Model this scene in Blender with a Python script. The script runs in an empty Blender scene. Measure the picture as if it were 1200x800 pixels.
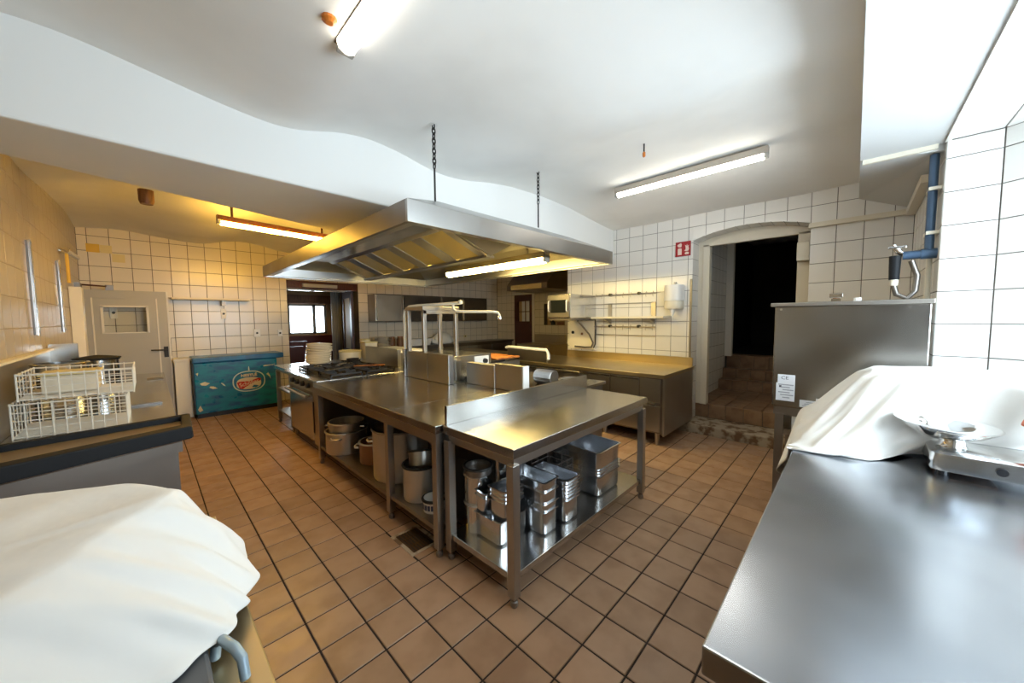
import bpy, bmesh, math, random
from mathutils import Vector, Matrix
random.seed(7)
PI = math.pi
SC = bpy.context.scene
COL = SC.collection

# ------------------------------------------------------------------ camera
cam_data = bpy.data.cameras.new('camera')
cam_data.sensor_width = 36.0
cam_data.lens = 414.6 / 1200.0 * 36.0
cam_data.clip_start = 0.02
cam = bpy.data.objects.new('camera', cam_data)
COL.objects.link(cam)
YAW, PITCH, ROLL = 0.8023, -0.0646, -0.0097
_f = Vector((math.sin(YAW) * math.cos(PITCH), math.cos(YAW) * math.cos(PITCH), math.sin(PITCH)))
_r = Vector((math.cos(YAW), -math.sin(YAW), 0))
_u = _r.cross(_f)
_r2 = _r * math.cos(ROLL) + _u * math.sin(ROLL)
_u2 = _u * math.cos(ROLL) - _r * math.sin(ROLL)
_m = Matrix((_r2, _u2, -_f)).transposed().to_4x4()
_m.translation = (0, 0, 1.5)
cam.matrix_world = _m
SC.camera = cam

# ------------------------------------------------------------------ world, daylight, exposure
world = bpy.data.worlds.new('overcast_sky')
SC.world = world
world.use_nodes = True
_bg = world.node_tree.nodes['Background']
_bg.inputs['Color'].default_value = (0.74, 0.87, 1.0, 1)
_bg.inputs['Strength'].default_value = 13.0

def portal(name, loc, rot, sx, sy):
    d = bpy.data.lights.new(name, 'AREA')
    d.shape = 'RECTANGLE'; d.size = sx; d.size_y = sy
    d.cycles.is_portal = True
    o = bpy.data.objects.new(name, d); COL.objects.link(o)
    o.location = loc; o.rotation_euler = rot
portal('window_portal', (2.0, -1.06, 1.75), (PI / 2, 0, 0), 2.25, 1.5)     # points into the room (+Y)
portal('dining_window_portal', (3.18, 11.12, 1.53), (-PI / 2, 0, 0), 1.0, 0.84)

SC.view_settings.view_transform = 'Standard'
SC.view_settings.look = 'None'
SC.view_settings.exposure = 0.42
SC.view_settings.gamma = 1.0
SC.view_settings.use_curve_mapping = False

TUBE_FRONT = ((1.0, 0.93, 0.80), 10.0)
TUBE_RIGHT = ((1.0, 0.94, 0.82), 16.0)
TUBE_HOOD = ((1.0, 0.74, 0.26), 62.0)
TUBE_LEFT = ((1.0, 0.54, 0.07), 125.0)

# ------------------------------------------------------------------ mesh helpers
BASE = {}

def base_of(o):
    return BASE.get(o.name, Vector((0, 0, 0))) if o else Vector((0, 0, 0))

class MB:
    def __init__(s):
        s.v = []; s.f = []
    def add(s, vs, fs):
        n = len(s.v); s.v += [tuple(p) for p in vs]; s.f += [tuple(n + i for i in f) for f in fs]
        return s
    def box(s, x0, y0, z0, x1, y1, z1):
        x0, x1 = min(x0, x1), max(x0, x1); y0, y1 = min(y0, y1), max(y0, y1); z0, z1 = min(z0, z1), max(z0, z1)
        vs = [(x0, y0, z0), (x1, y0, z0), (x1, y1, z0), (x0, y1, z0), (x0, y0, z1), (x1, y0, z1), (x1, y1, z1), (x0, y1, z1)]
        return s.add(vs, [(0, 3, 2, 1), (4, 5, 6, 7), (0, 1, 5, 4), (1, 2, 6, 5), (2, 3, 7, 6), (3, 0, 4, 7)])
    def hexa(s, b, t):
        return s.add(list(b) + list(t), [(0, 3, 2, 1), (4, 5, 6, 7), (0, 1, 5, 4), (1, 2, 6, 5), (2, 3, 7, 6), (3, 0, 4, 7)])
    def prism(s, poly, z0, z1):
        n = len(poly)
        vs = [(x, y, z0) for x, y in poly] + [(x, y, z1) for x, y in poly]
        fs = [tuple(range(n - 1, -1, -1)), tuple(range(n, 2 * n))] + [(i, (i + 1) % n, n + (i + 1) % n, n + i) for i in range(n)]
        return s.add(vs, fs)
    def extrude(s, pts, d):
        """3-D polygon PTS swept by vector D"""
        n = len(pts); d = Vector(d)
        vs = [Vector(p) for p in pts] + [Vector(p) + d for p in pts]
        fs = [tuple(range(n - 1, -1, -1)), tuple(range(n, 2 * n))] + [(i, (i + 1) % n, n + (i + 1) % n, n + i) for i in range(n)]
        return s.add(vs, fs)
    def loft(s, rings, cap0=True, cap1=True, closed=True):
        n = len(rings[0]); vs = [p for r in rings for p in r]; fs = []
        for k in range(len(rings) - 1):
            for i in range(n if closed else n - 1):
                j = (i + 1) % n
                fs.append((k * n + i, k * n + j, (k + 1) * n + j, (k + 1) * n + i))
        if cap0: fs.append(tuple(range(n - 1, -1, -1)))
        if cap1: fs.append(tuple((len(rings) - 1) * n + i for i in range(n)))
        return s.add(vs, fs)
    def lathe(s, prof, n=20, c=(0, 0, 0), cap0=True, cap1=True):
        rings = [[(c[0] + r * math.cos(2 * PI * i / n), c[1] + r * math.sin(2 * PI * i / n), c[2] + z) for i in range(n)] for r, z in prof]
        return s.loft(rings, cap0, cap1)
    def tube(s, pts, r, n=8, closed=False):
        pts = [Vector(p) for p in pts]; m = len(pts); rings = []
        up = None
        for i, p in enumerate(pts):
            if closed:
                t = (pts[(i + 1) % m] - pts[i - 1]).normalized()
            else:
                t = (pts[min(i + 1, m - 1)] - pts[max(i - 1, 0)]).normalized()
            if up is None:
                up = Vector((0, 0, 1)) if abs(t.z) < 0.9 else Vector((1, 0, 0))
            a = t.cross(up)
            if a.length < 1e-4: a = t.cross(Vector((0, 1, 0)))
            a.normalize(); b = a.cross(t).normalized(); up = b
            rr = r[i] if isinstance(r, (list, tuple)) else r
            rings.append([p + a * rr * math.cos(2 * PI * k / n) + b * rr * math.sin(2 * PI * k / n) for k in range(n)])
        if closed:
            rings.append(rings[0]); return s.loft(rings, False, False)
        return s.loft(rings)
    def cyl(s, p0, p1, r0, r1=None, n=14):
        return s.tube([p0, p1], [r0, r0 if r1 is None else r1], n)
    def build(s, name, mat, parent=None, bev=0.0, smooth=False, sub=0, local=False):
        me = bpy.data.meshes.new(name)
        b = Vector((0, 0, 0)) if local else base_of(parent)
        me.from_pydata([(p[0] - b.x, p[1] - b.y, p[2] - b.z) for p in s.v], [], s.f)
        bm = bmesh.new(); bm.from_mesh(me)
        bmesh.ops.recalc_face_normals(bm, faces=bm.faces)
        if bev > 0:
            ed = [e for e in bm.edges if len(e.link_faces) == 2 and e.calc_face_angle(0) > 0.6]
            try:
                bmesh.ops.bevel(bm, geom=ed, offset=bev, segments=2, affect='EDGES', profile=0.5, clamp_overlap=True)
            except Exception:
                pass
        bm.to_mesh(me); bm.free()
        if smooth:
            for p in me.polygons: p.use_smooth = True
        if mat is not None: me.materials.append(mat)
        o = bpy.data.objects.new(name, me); COL.objects.link(o)
        if smooth and sub == 0:
            md = o.modifiers.new('edges', 'EDGE_SPLIT'); md.split_angle = math.radians(42)
        if sub:
            md = o.modifiers.new('sub', 'SUBSURF'); md.levels = sub; md.render_levels = sub
        if parent:
            o.parent = parent
            BASE[o.name] = base_of(parent)
        return o

def tag(o, label, cat, group=None, kind=None):
    o['label'] = label; o['category'] = cat
    if group: o['group'] = group
    if kind: o['kind'] = kind
    return o

def thing(name, label, cat, loc=(0, 0, 0), group=None):
    o = bpy.data.objects.new(name, None); COL.objects.link(o)
    o.location = loc; o.empty_display_size = 0.1
    BASE[o.name] = Vector(loc)
    return tag(o, label, cat, group)

def solo(mb, name, mat, label, cat, loc, group=None, **k):
    """a thing that is one mesh, its origin at LOC"""
    b = Vector(loc); mb.v = [(p[0] - b.x, p[1] - b.y, p[2] - b.z) for p in mb.v]
    o = mb.build(name, mat, None, **k); o.location = loc
    BASE[o.name] = b
    return tag(o, label, cat, group)

def struct(o):
    o['kind'] = 'structure'; return o

def stuff(o):
    o['kind'] = 'stuff'; return o

def clone(root, loc, rz=0.0, label=None, group=None, tilt=None):
    r = root.copy(); COL.objects.link(r); r.location = loc
    r.rotation_euler = tilt if tilt else (0, 0, rz)
    if label: r['label'] = label
    if group: r['group'] = group
    for ch in list(root.children):
        c = ch.copy(); COL.objects.link(c); c.parent = r
        for g in list(ch.children):
            d = g.copy(); COL.objects.link(d); d.parent = c
    return r

def text(txt, name, size, mat, parent, mw, extrude=0.0008, align='CENTER', sx=1.0, bold=0.0):
    cu = bpy.data.curves.new(name, 'FONT'); cu.body = txt; cu.size = size; cu.extrude = extrude; cu.offset = bold
    cu.align_x = align; cu.align_y = 'CENTER'; cu.resolution_u = 4
    t = bpy.data.objects.new(name + '_curve', cu); COL.objects.link(t)
    dg = bpy.context.evaluated_depsgraph_get()
    me = bpy.data.meshes.new_from_object(t.evaluated_get(dg))
    bpy.data.objects.remove(t)
    b = base_of(parent)
    me.transform(Matrix.Translation(-b) @ mw @ Matrix.Diagonal((sx, 1, 1, 1)))
    me.materials.clear(); me.materials.append(mat)
    o = bpy.data.objects.new(name, me); COL.objects.link(o); o.parent = parent
    return o

def frame_mw(origin, xdir, ydir):
    x = Vector(xdir).normalized(); y = Vector(ydir).normalized(); z = x.cross(y)
    m = Matrix((x, y, z)).transposed().to_4x4(); m.translation = origin
    return m

def rrect(x0, y0, x1, y1, r, z, seg=3):
    pts = []
    for cx, cy, a0 in ((x1 - r, y1 - r, 0), (x0 + r, y1 - r, 90), (x0 + r, y0 + r, 180), (x1 - r, y0 + r, 270)):
        for i in range(seg + 1):
            a = math.radians(a0 + 90 * i / seg)
            pts.append((cx + r * math.cos(a), cy + r * math.sin(a), z))
    return pts

# ------------------------------------------------------------------ materials
def mat(name, col, rough=0.5, metal=0.0, **k):
    m = bpy.data.materials.new(name); m.use_nodes = True
    nt = m.node_tree; b = nt.nodes['Principled BSDF']
    b.inputs['Base Color'].default_value = (*col, 1)
    b.inputs['Roughness'].default_value = rough
    b.inputs['Metallic'].default_value = metal
    if 'spec' in k: b.inputs['Specular IOR Level'].default_value = k['spec']
    if 'emit' in k:
        b.inputs['Emission Color'].default_value = (*k['emit'][0], 1)
        b.inputs['Emission Strength'].default_value = k['emit'][1]
    L = nt.links.new
    tc = nt.nodes.new('ShaderNodeTexCoord')
    if 'var' in k:      # noise colour variation: (scale, colour2, low, high, stretch)
        sc, c2, lo, hi, st = k['var']
        mp = nt.nodes.new('ShaderNodeMapping'); mp.inputs['Scale'].default_value = st
        L(tc.outputs['Object'], mp.inputs['Vector'])
        if 'rnd' in k:      # each piece shows another stretch of the pattern
            oi2 = nt.nodes.new('ShaderNodeObjectInfo'); ml = nt.nodes.new('ShaderNodeMath'); ml.operation = 'MULTIPLY'; ml.inputs[1].default_value = 37.0
            L(oi2.outputs['Random'], ml.inputs[0]); L(ml.outputs[0], mp.inputs['Location'])
        nz = nt.nodes.new('ShaderNodeTexNoise'); nz.inputs['Scale'].default_value = sc; nz.inputs['Detail'].default_value = 3
        L(mp.outputs[0], nz.inputs['Vector'])
        mr = nt.nodes.new('ShaderNodeMapRange'); mr.interpolation_type = 'SMOOTHSTEP'; mr.inputs[1].default_value = lo - .1 if metal else lo; mr.inputs[2].default_value = hi
        L(nz.outputs['Fac'], mr.inputs['Value'])
        mx = nt.nodes.new('ShaderNodeMix'); mx.data_type = 'RGBA'
        mx.inputs['A'].default_value = (*col, 1); mx.inputs['B'].default_value = (*c2, 1)
        L(mr.outputs[0], mx.inputs['Factor']); L(mx.outputs['Result'], b.inputs['Base Color'])
    if 'rnd' in k:      # brightness that differs from piece to piece
        oi = nt.nodes.new('ShaderNodeObjectInfo')
        hsv = nt.nodes.new('ShaderNodeHueSaturation')
        mr = nt.nodes.new('ShaderNodeMapRange'); mr.inputs[3].default_value = 1 - k['rnd']; mr.inputs[4].default_value = 1 + k['rnd']
        L(oi.outputs['Random'], mr.inputs['Value']); L(mr.outputs[0], hsv.inputs['Value'])
        src = b.inputs['Base Color'].links[0].from_socket if b.inputs['Base Color'].links else None
        if src: L(src, hsv.inputs['Color'])
        else: hsv.inputs['Color'].default_value = (*col, 1)
        L(hsv.outputs[0], b.inputs['Base Color'])
    if 'rvar' in k:     # smudged roughness: (scale, low, high)
        sc, lo, hi = k['rvar']
        nz = nt.nodes.new('ShaderNodeTexNoise'); nz.inputs['Scale'].default_value = sc; nz.inputs['Detail'].default_value = 1.5
        L(tc.outputs['Object'], nz.inputs['Vector'])
        mr = nt.nodes.new('ShaderNodeMapRange'); mr.interpolation_type = 'SMOOTHERSTEP'; mr.inputs[1].default_value = .2; mr.inputs[2].default_value = .8
        mr.inputs[3].default_value = lo; mr.inputs[4].default_value = hi
        L(nz.outputs['Fac'], mr.inputs['Value']); L(mr.outputs[0], b.inputs['Roughness'])
    if 'bump' in k:     # (scale, strength, stretch)
        sc, stg, st = k['bump']
        mp = nt.nodes.new('ShaderNodeMapping'); mp.inputs['Scale'].default_value = st
        L(tc.outputs['Object'], mp.inputs['Vector'])
        nz = nt.nodes.new('ShaderNodeTexNoise'); nz.inputs['Scale'].default_value = sc; nz.inputs['Detail'].default_value = 3
        L(mp.outputs[0], nz.inputs['Vector'])
        bp = nt.nodes.new('ShaderNodeBump'); bp.inputs['Strength'].default_value = stg; bp.inputs['Distance'].default_value = 0.01
        L(nz.outputs['Fac'], bp.inputs['Height']); L(bp.outputs[0], b.inputs['Normal'])
    if 'sheen' in k: b.inputs['Sheen Weight'].default_value = k['sheen']
    return m

one = (1, 1, 1)
M = {}
M['steel'] = mat('brushed_steel', (.52, .50, .47), .28, 1, rvar=(2.5, .285, .36), var=(1.5, (.46, .44, .41), .35, .75, one))
M['steel_top'] = mat('worn_steel_top', (.56, .55, .53), .25, 1, rvar=(3, .17, .262), bump=(4, .03, one), var=(2.2, (.49, .48, .46), .35, .75, one))
M['steel_dark'] = mat('dull_steel', (.30, .28, .26), .4, 1, rvar=(3, .34, .46), var=(2, (.25, .23, .21), .35, .75, one))
M['steel_bright'] = mat('polished_steel', (.66, .66, .65), .17, 1, rvar=(3, .14, .22))
M['steel_leg'] = mat('satin_steel_leg', (.45, .42, .38), .35, 1)
M['hoodsteel'] = mat('hood_steel', (.50, .49, .47), .3, 1, rvar=(2, .285, .36))
M['steel_blue'] = mat('window_worktop_steel', (.52, .55, .60), .3, 1, rvar=(3.5, .20, .265), bump=(3, .04, one), var=(2.5, (.40, .43, .48), .4, .75, one))
M['steel_brown'] = mat('browned_steel', (.20, .17, .145), .45, 1, rvar=(3, .4, .52))
M['greydark'] = mat('dark_grey_enamel', (.11, .115, .12), .5)
M['grout_light'] = mat('pale_grout', (.42, .34, .25), .9)
M['filter'] = mat('yellow_filter_mesh', (.62, .50, .20), .5, .8, bump=(180, .5, one))  # even yellow base colour over the whole mesh
M['alu'] = mat('aluminium', (.66, .63, .58), .42, 1, rvar=(9, .34, .5))
M['chrome'] = mat('chrome', (.8, .8, .8), .08, 1)
M['iron'] = mat('cast_iron', (.025, .022, .02), .5, 0.3)
M['black'] = mat('black_plastic', (.012, .012, .014), .35)
M['blackglass'] = mat('black_glass', (.012, .015, .013), .2, spec=.25)
M['tile_white'] = mat('white_wall_tile', (.78, .76, .72), .22, rnd=.03, spec=.5, bump=(4, .03, one))
M['tile_cream'] = mat('cream_wall_tile', (.76, .70, .60), .22, rnd=.035, spec=.5, bump=(4, .03, one))
M['grout'] = mat('dark_grout', (.10, .085, .07), .9)
M['floor_tile'] = mat('terracotta_floor_tile', (.43, .27, .165), .38, rnd=.09, var=(6, (.34, .20, .115), .35, .75, one), rvar=(10, .3, .48))
M['floor_grout'] = mat('floor_grout', (.035, .022, .016), .9)
M['plaster'] = mat('white_plaster', (.88, .87, .84), .85, bump=(2.5, .25, one), var=(1.5, (.80, .79, .76), .4, .8, one))
M['plaster_flat'] = mat('white_plaster_flat', (.80, .79, .76), .8, bump=(3, .08, one))
M['lintel_paint'] = mat('lintel_paint', (.60, .60, .59), .8, bump=(3, .08, one))
M['sill_grey'] = mat('low_bounce_sill_grey', (.36, .36, .36), .5)  # grey chosen to cut the light bounced up to the lintel
M['cloth'] = mat('white_cloth', (.74, .72, .68), .9, bump=(9, .35, one), sheen=.2)
M['cream'] = mat('cream_plastic', (.78, .72, .58), .45)
M['white'] = mat('white_plastic', (.82, .81, .78), .35)
M['whitepaint'] = mat('white_gloss_paint', (.78, .75, .68), .35)
M['greypaint'] = mat('grey_gloss_paint', (.42, .41, .38), .4)
M['wire'] = mat('white_coated_wire', (.80, .75, .64), .4)
M['blue'] = mat('teal_freezer_paint', (.006, .20, .32), .35, var=(5, (.012, .09, .24), .38, .7, (1, 1, 2.5)), rvar=(8, .25, .5))
M['bluelid'] = mat('blue_freezer_lid', (.008, .13, .34), .3, var=(6, (.01, .08, .22), .4, .7, one))
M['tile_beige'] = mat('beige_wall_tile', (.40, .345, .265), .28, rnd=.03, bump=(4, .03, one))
M['steel_machine'] = mat('machine_casing_steel', (.36, .35, .335), .25, 1, rvar=(3, .19, .262))
M['lining'] = mat('yellowish_hood_lining', (.52, .47, .33), .32, .9, rvar=(2, .285, .38))  # slightly yellow base colour
M['decal_white'] = mat('decal_pale', (.60, .68, .62), .5)
M['decal_cream'] = mat('decal_cream', (.68, .60, .40), .5)
M['decal_red'] = mat('decal_red', (.50, .02, .015), .45)
M['red_sign'] = mat('fire_sign_red', (.36, .008, .012), .4)
M['pink'] = mat('sign_pale', (.80, .62, .55), .5)
M['wood_dark'] = mat('dark_mahogany', (.085, .022, .01), .35, var=(9, (.05, .012, .006), .35, .7, (8, 8, 1)))
M['wood_mid'] = mat('brown_wood', (.22, .10, .045), .45, var=(8, (.15, .065, .03), .35, .7, (8, 8, 1)))
M['wood_floor'] = mat('dining_floor', (.16, .08, .04), .4)
M['redseat'] = mat('dark_red_leather', (.10, .012, .012), .4)
M['tan'] = mat('tan_wall', (.45, .32, .18), .8)
M['stone'] = mat('dirty_stone', (.42, .34, .24), .8, var=(9, (.16, .09, .045), .45, .62, one), bump=(14, .5, one))
M['step_tile'] = mat('brown_step_tile', (.27, .165, .095), .45, rnd=.12, var=(8, (.19, .105, .055), .4, .7, one))
M['dark'] = mat('dark_paint_and_shade', (.02, .02, .022), .8)  # near-black; also carries the shade of the unlit room
M['brown_enamel'] = mat('brown_enamel', (.28, .12, .05), .3)
M['enamel'] = mat('white_enamel', (.75, .72, .66), .25)
M['navy'] = mat('navy_pattern', (.03, .05, .12), .4)
M['pipe_blue'] = mat('blue_grey_pipe', (.055, .10, .17), .35, .3)
M['bluehandle'] = mat('pale_blue_handle', (.35, .45, .52), .35, .3)
M['rubber'] = mat('black_rubber', (.010, .011, .013), .6, spec=.25)
M['rust'] = mat('rusty_grill_plate', (.45, .17, .03), .6, var=(20, (.28, .09, .02), .4, .6, one))
M['yellow'] = mat('yellow_tape', (.72, .46, .06), .5)
M['paleyellow'] = mat('pale_yellow_tape', (.70, .60, .30), .5)
M['orange'] = mat('orange_plastic', (.55, .16, .02), .4)
M['paper'] = mat('label_paper', (.78, .80, .84), .6)
M['ink'] = mat('label_ink', (.06, .06, .08), .6)
M['greyink'] = mat('label_grey_print', (.35, .37, .42), .6)
M['ceramic'] = mat('cream_ceramic', (.80, .74, .62), .2)
M['steel_table'] = mat('warm_lit_steel', (.55, .46, .29), .34, 1, rvar=(3, .285, .42))  # warm light reflected by the steel is put into its base colour
M['meat'] = mat('red_guard', (.6, .12, .05), .4)
M['tray_floor'] = mat('brown_tray_residue', (.20, .14, .07), .35)
M['conduit'] = mat('cream_conduit', (.70, .64, .52), .45)
M['drain'] = mat('drain_iron', (.10, .06, .035), .5, .6)

def glass_mat():
    m = bpy.data.materials.new('window_glass'); m.use_nodes = True
    nt = m.node_tree; nt.nodes.clear()
    out = nt.nodes.new('ShaderNodeOutputMaterial'); mx = nt.nodes.new('ShaderNodeMixShader')
    tr = nt.nodes.new('ShaderNodeBsdfTransparent'); gl = nt.nodes.new('ShaderNodeBsdfGlossy')
    gl.inputs['Roughness'].default_value = .02
    mx.inputs[0].default_value = .07
    tr.inputs[0].default_value = (.97, .98, .97, 1)
    nt.links.new(tr.outputs[0], mx.inputs[1]); nt.links.new(gl.outputs[0], mx.inputs[2]); nt.links.new(mx.outputs[0], out.inputs[0])
    return m
M['glass'] = glass_mat()
def lamp_mat(name, ce):
    return mat(name, (.9, .9, .9), .4, emit=ce)
# ------------------------------------------------------------------ laid tiles
_tile_mesh = {}
CAMP = Vector((0, 0, 1.5)); CAMR = cam.matrix_world.to_3x3().transposed()
def project(p):
    q = CAMR @ (Vector(p) - CAMP)
    if q.z > -0.05: return None
    return (600 + 414.6 * q.x / -q.z, 400 - 414.6 * q.y / -q.z, -q.z)

def tile_mesh(w, h, t, m, bev=.0025):
    key = (round(w, 3), round(h, 3), t, m.name)
    if key in _tile_mesh: return _tile_mesh[key]
    a, b = w / 2, h / 2
    mb = MB()
    mb.loft([[(-a, -b, 0), (a, -b, 0), (a, b, 0), (-a, b, 0)],
             [(-a, -b, t - bev), (a, -b, t - bev), (a, b, t - bev), (-a, b, t - bev)],
             [(-a + bev, -b + bev, t), (a - bev, -b + bev, t), (a - bev, b - bev, t), (-a + bev, b - bev, t)]], cap0=False)
    me = bpy.data.meshes.new('tile'); me.from_pydata(mb.v, [], mb.f); me.materials.append(m)
    _tile_mesh[key] = me
    return me

def rect_minus(r, holes):
    out = [r]
    for hx0, hy0, hx1, hy1 in holes:
        nxt = []
        for x0, y0, x1, y1 in out:
            if hx0 >= x1 or hx1 <= x0 or hy0 >= y1 or hy1 <= y0:
                nxt.append((x0, y0, x1, y1)); continue
            if hx0 > x0: nxt.append((x0, y0, hx0, y1))
            if hx1 < x1: nxt.append((hx1, y0, x1, y1))
            cx0, cx1 = max(x0, hx0), min(x1, hx1)
            if hy0 > y0: nxt.append((cx0, y0, cx1, hy0))
            if hy1 < y1: nxt.append((cx0, hy1, cx1, y1))
        out = nxt
    return [r for r in out if r[2] - r[0] > .012 and r[3] - r[1] > .012]

def lay(parent, name, O, U, V, u0, u1, v0, v1, pu, pv, ou, ov, m, gap=.006, t=.006, holes=(), arch=None, most=300, hidden=()):
    """tiles of pitch PU x PV over a wall's plane, each tile an object under PARENT; past MOST the rest is one joined part"""
    O, U, V = Vector(O), Vector(U), Vector(V); N = U.cross(V)
    rot = Matrix((U, V, N)).transposed().to_4x4()
    pieces = []
    i0, i1 = math.floor((u0 - ou) / pu), math.ceil((u1 - ou) / pu)
    j0, j1 = math.floor((v0 - ov) / pv), math.ceil((v1 - ov) / pv)
    g = gap / 2
    for i in range(i0, i1):
        for j in range(j0, j1):
            a, b, c, d = ou + i * pu, ov + j * pv, ou + (i + 1) * pu, ov + (j + 1) * pv
            a, b, c, d = max(a, u0), max(b, v0), min(c, u1), min(d, v1)
            if c - a < .015 or d - b < .015: continue
            for r in rect_minus((a + g, b + g, c - g, d - g), holes):
                if arch and r[0] < arch[1] and r[2] > arch[0] and r[3] > arch[2] and r[1] < arch[3]:
                    us = [r[0] + (r[2] - r[0]) * k / 5 for k in range(6)]
                    lows = [max(r[1], arch[4](u)) for u in us]
                    if max(r[3] - l for l in lows) < .008: continue
                    poly = [(u, min(l, r[3] - .0005)) for u, l in zip(us, lows)] + [(r[2], r[3]), (r[0], r[3])]
                    pieces.append((r, poly))
                else:
                    pieces.append((r, None))
    ranked = []
    for r, poly in pieces:
        cu, cv = (r[0] + r[2]) / 2, (r[1] + r[3]) / 2
        p = O + U * cu + V * cv
        q = project(p); s = 0.0
        if q and -40 < q[0] < 1240 and -40 < q[1] < 840:
            d = (CAMP - p); s = max(0, d.dot(N)) / d.length ** 3 * (r[2] - r[0]) * (r[3] - r[1])
            for hx0, hy0, hx1, hy1 in hidden:
                if hx0 < cu < hx1 and hy0 < cv < hy1: s *= 1e-3
        ranked.append((s, r, poly))
    ranked.sort(key=lambda e: -e[0])
    rest = MB(); n = 0
    for s, r, poly in ranked:
        w, h = r[2] - r[0], r[3] - r[1]
        c = O + U * ((r[0] + r[2]) / 2) + V * ((r[1] + r[3]) / 2)
        if poly:
            cu, cv = (r[0] + r[2]) / 2, (r[1] + r[3]) / 2
            mb = MB(); pl = [(a - cu, b - cv, 0) for a, b in poly]
            mb.extrude(pl, (0, 0, t))
        if n < most and s > 0:
            if poly:
                me = bpy.data.meshes.new('tile'); me.from_pydata(mb.v, [], mb.f); me.materials.append(m)
                me.validate()
            else:
                me = tile_mesh(w, h, t, m)
            o = bpy.data.objects.new(name, me); COL.objects.link(o); o.parent = parent
            o.matrix_local = Matrix.Translation(c - base_of(parent)) @ rot
            n += 1
        else:
            vs, fs = (mb.v, mb.f) if poly else ([tuple(v.co) for v in tile_mesh(w, h, t, m).vertices], [tuple(p.vertices) for p in tile_mesh(w, h, t, m).polygons])
            rest.add([c + rot.to_3x3() @ Vector(v) for v in vs], fs)
    if rest.v:
        stuff(rest.build(name + 's', m, parent))

# ------------------------------------------------------------------ floor
H = 3.2
fl = struct(MB().box(-.8, -1.3, -.2, 7.6, 7.95, -.004).build('floor', M['floor_grout']))
TP = .21158
under = [(1.35, 1.35, 3.3, 6.1), (-.6, 2.7, .1, 7.7), (4.05, 1.6, 7.4, 7.7), (.5, 7.2, 1.6, 7.7), (.75, -1, 3, .1), (-.6, -1, .05, 1.3), (-.6, -1, 0.3, .5), (1.5, 6.2, 7.4, 7.7)]
lay(fl, 'floor_tile', (0, 0, -.004), (1, 0, 0), (0, 1, 0), -.6, 7.35, -.37, 7.7, TP, TP, .4744 - 3 * TP, 2.1144 - 3 * TP, M['floor_tile'],
    gap=.0085, t=.004, holes=[(1.10, 1.96, 1.31, 2.25), (4.86, .3, 5.1, 1.75)], hidden=under)

# ------------------------------------------------------------------ walls
wl = struct(MB().box(-.85, -1.4, -.2, -.604, 7.95, H).build('wall_left', M['grout_light']))
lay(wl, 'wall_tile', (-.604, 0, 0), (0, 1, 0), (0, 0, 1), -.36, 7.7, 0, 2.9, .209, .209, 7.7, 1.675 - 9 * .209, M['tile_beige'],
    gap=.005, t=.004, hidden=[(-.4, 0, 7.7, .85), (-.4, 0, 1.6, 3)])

bw = struct(MB().box(-.85, 7.704, -.2, 1.88, 7.95, H).box(3.21, 7.704, -.2, 7.6, 7.95, H).box(1.88, 7.704, 2.27, 3.21, 7.95, H).build('wall_back', M['grout']))
lay(bw, 'wall_tile', (0, 7.704, 0), (1, 0, 0), (0, 0, 1), -.6, 7.35, 0, 2.92, .2065, .209, .322, 1.038, M['tile_cream'],
    gap=.006, t=.004, holes=[(1.88, -.1, 3.21, 2.27)], hidden=[(-.6, 0, .3, 1.05), (.3, 0, 1.7, .85), (3.2, 0, 7.4, .9), (1.7, 0, 3.4, .8), (3.4, 1.45, 6.7, 2.07), (1.2, 2.36, 5, 3)])

def door_arch(u):       # u = -Y
    y = -u
    return 2.50 + .10 * (1 - ((y - .967) / .6) ** 2)
wr = MB().box(5.054, 1.562, -.2, 5.6, 3.55, H).box(5.054, -1.4, -.2, 5.6, .374, H)
arch_pts = [(5.054, y, door_arch(-y)) for y in [.374 + (1.562 - .374) * k / 16 for k in range(17)]]
wr.extrude(arch_pts + [(5.054, 1.562, H), (5.054, .374, H)], (.55, 0, 0))
wr = struct(wr.build('wall_right', M['grout']))
lay(wr, 'wall_tile', (5.054, 0, 0), (0, -1, 0), (0, 0, 1), -3.55, .37, 0, 2.92, .2065, .2055, -.17, 1.852 - 9 * .2055, M['tile_white'],
    gap=.005, t=.004, holes=[(-1.562, -.1, -.374, 2.50)], arch=(-1.562, -.374, 2.3, 2.62, door_arch), hidden=[(-3.6, 0, -1.55, .85), (-.4, 0, .4, 1.6)])
# tiled door reveal
lay(wr, 'reveal_tile', (5.05, 1.562, 0), (1, 0, 0), (0, 0, 1), 0, .25, .11, 2.50, .25, .2055, 0, 1.852 - 9 * .2055, M['tile_white'], gap=.004, t=.004)
n_a = 10
for k in range(n_a):
    y0 = 1.562 - (1.562 - .374) * k / n_a; y1 = 1.562 - (1.562 - .374) * (k + 1) / n_a
    z0, z1 = door_arch(-y0), door_arch(-y1)
    MB().hexa([(5.05, y0 - .003, z0 - .005), (5.3, y0 - .003, z0 - .005), (5.3, y1 + .003, z1 - .005), (5.05, y1 + .003, z1 - .005)],
              [(5.05, y0 - .003, z0 + .0), (5.3, y0 - .003, z0 + .0), (5.3, y1 + .003, z1 + .0), (5.05, y1 + .003, z1 + .0)]).build('arch_tile', M['tile_white'], wr)
# steel corner strip beside the counter
MB().box(5.036, 1.556, .11, 5.05, 1.58, 2.0).build('corner_strip', M['steel_dark'], wr)

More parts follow.
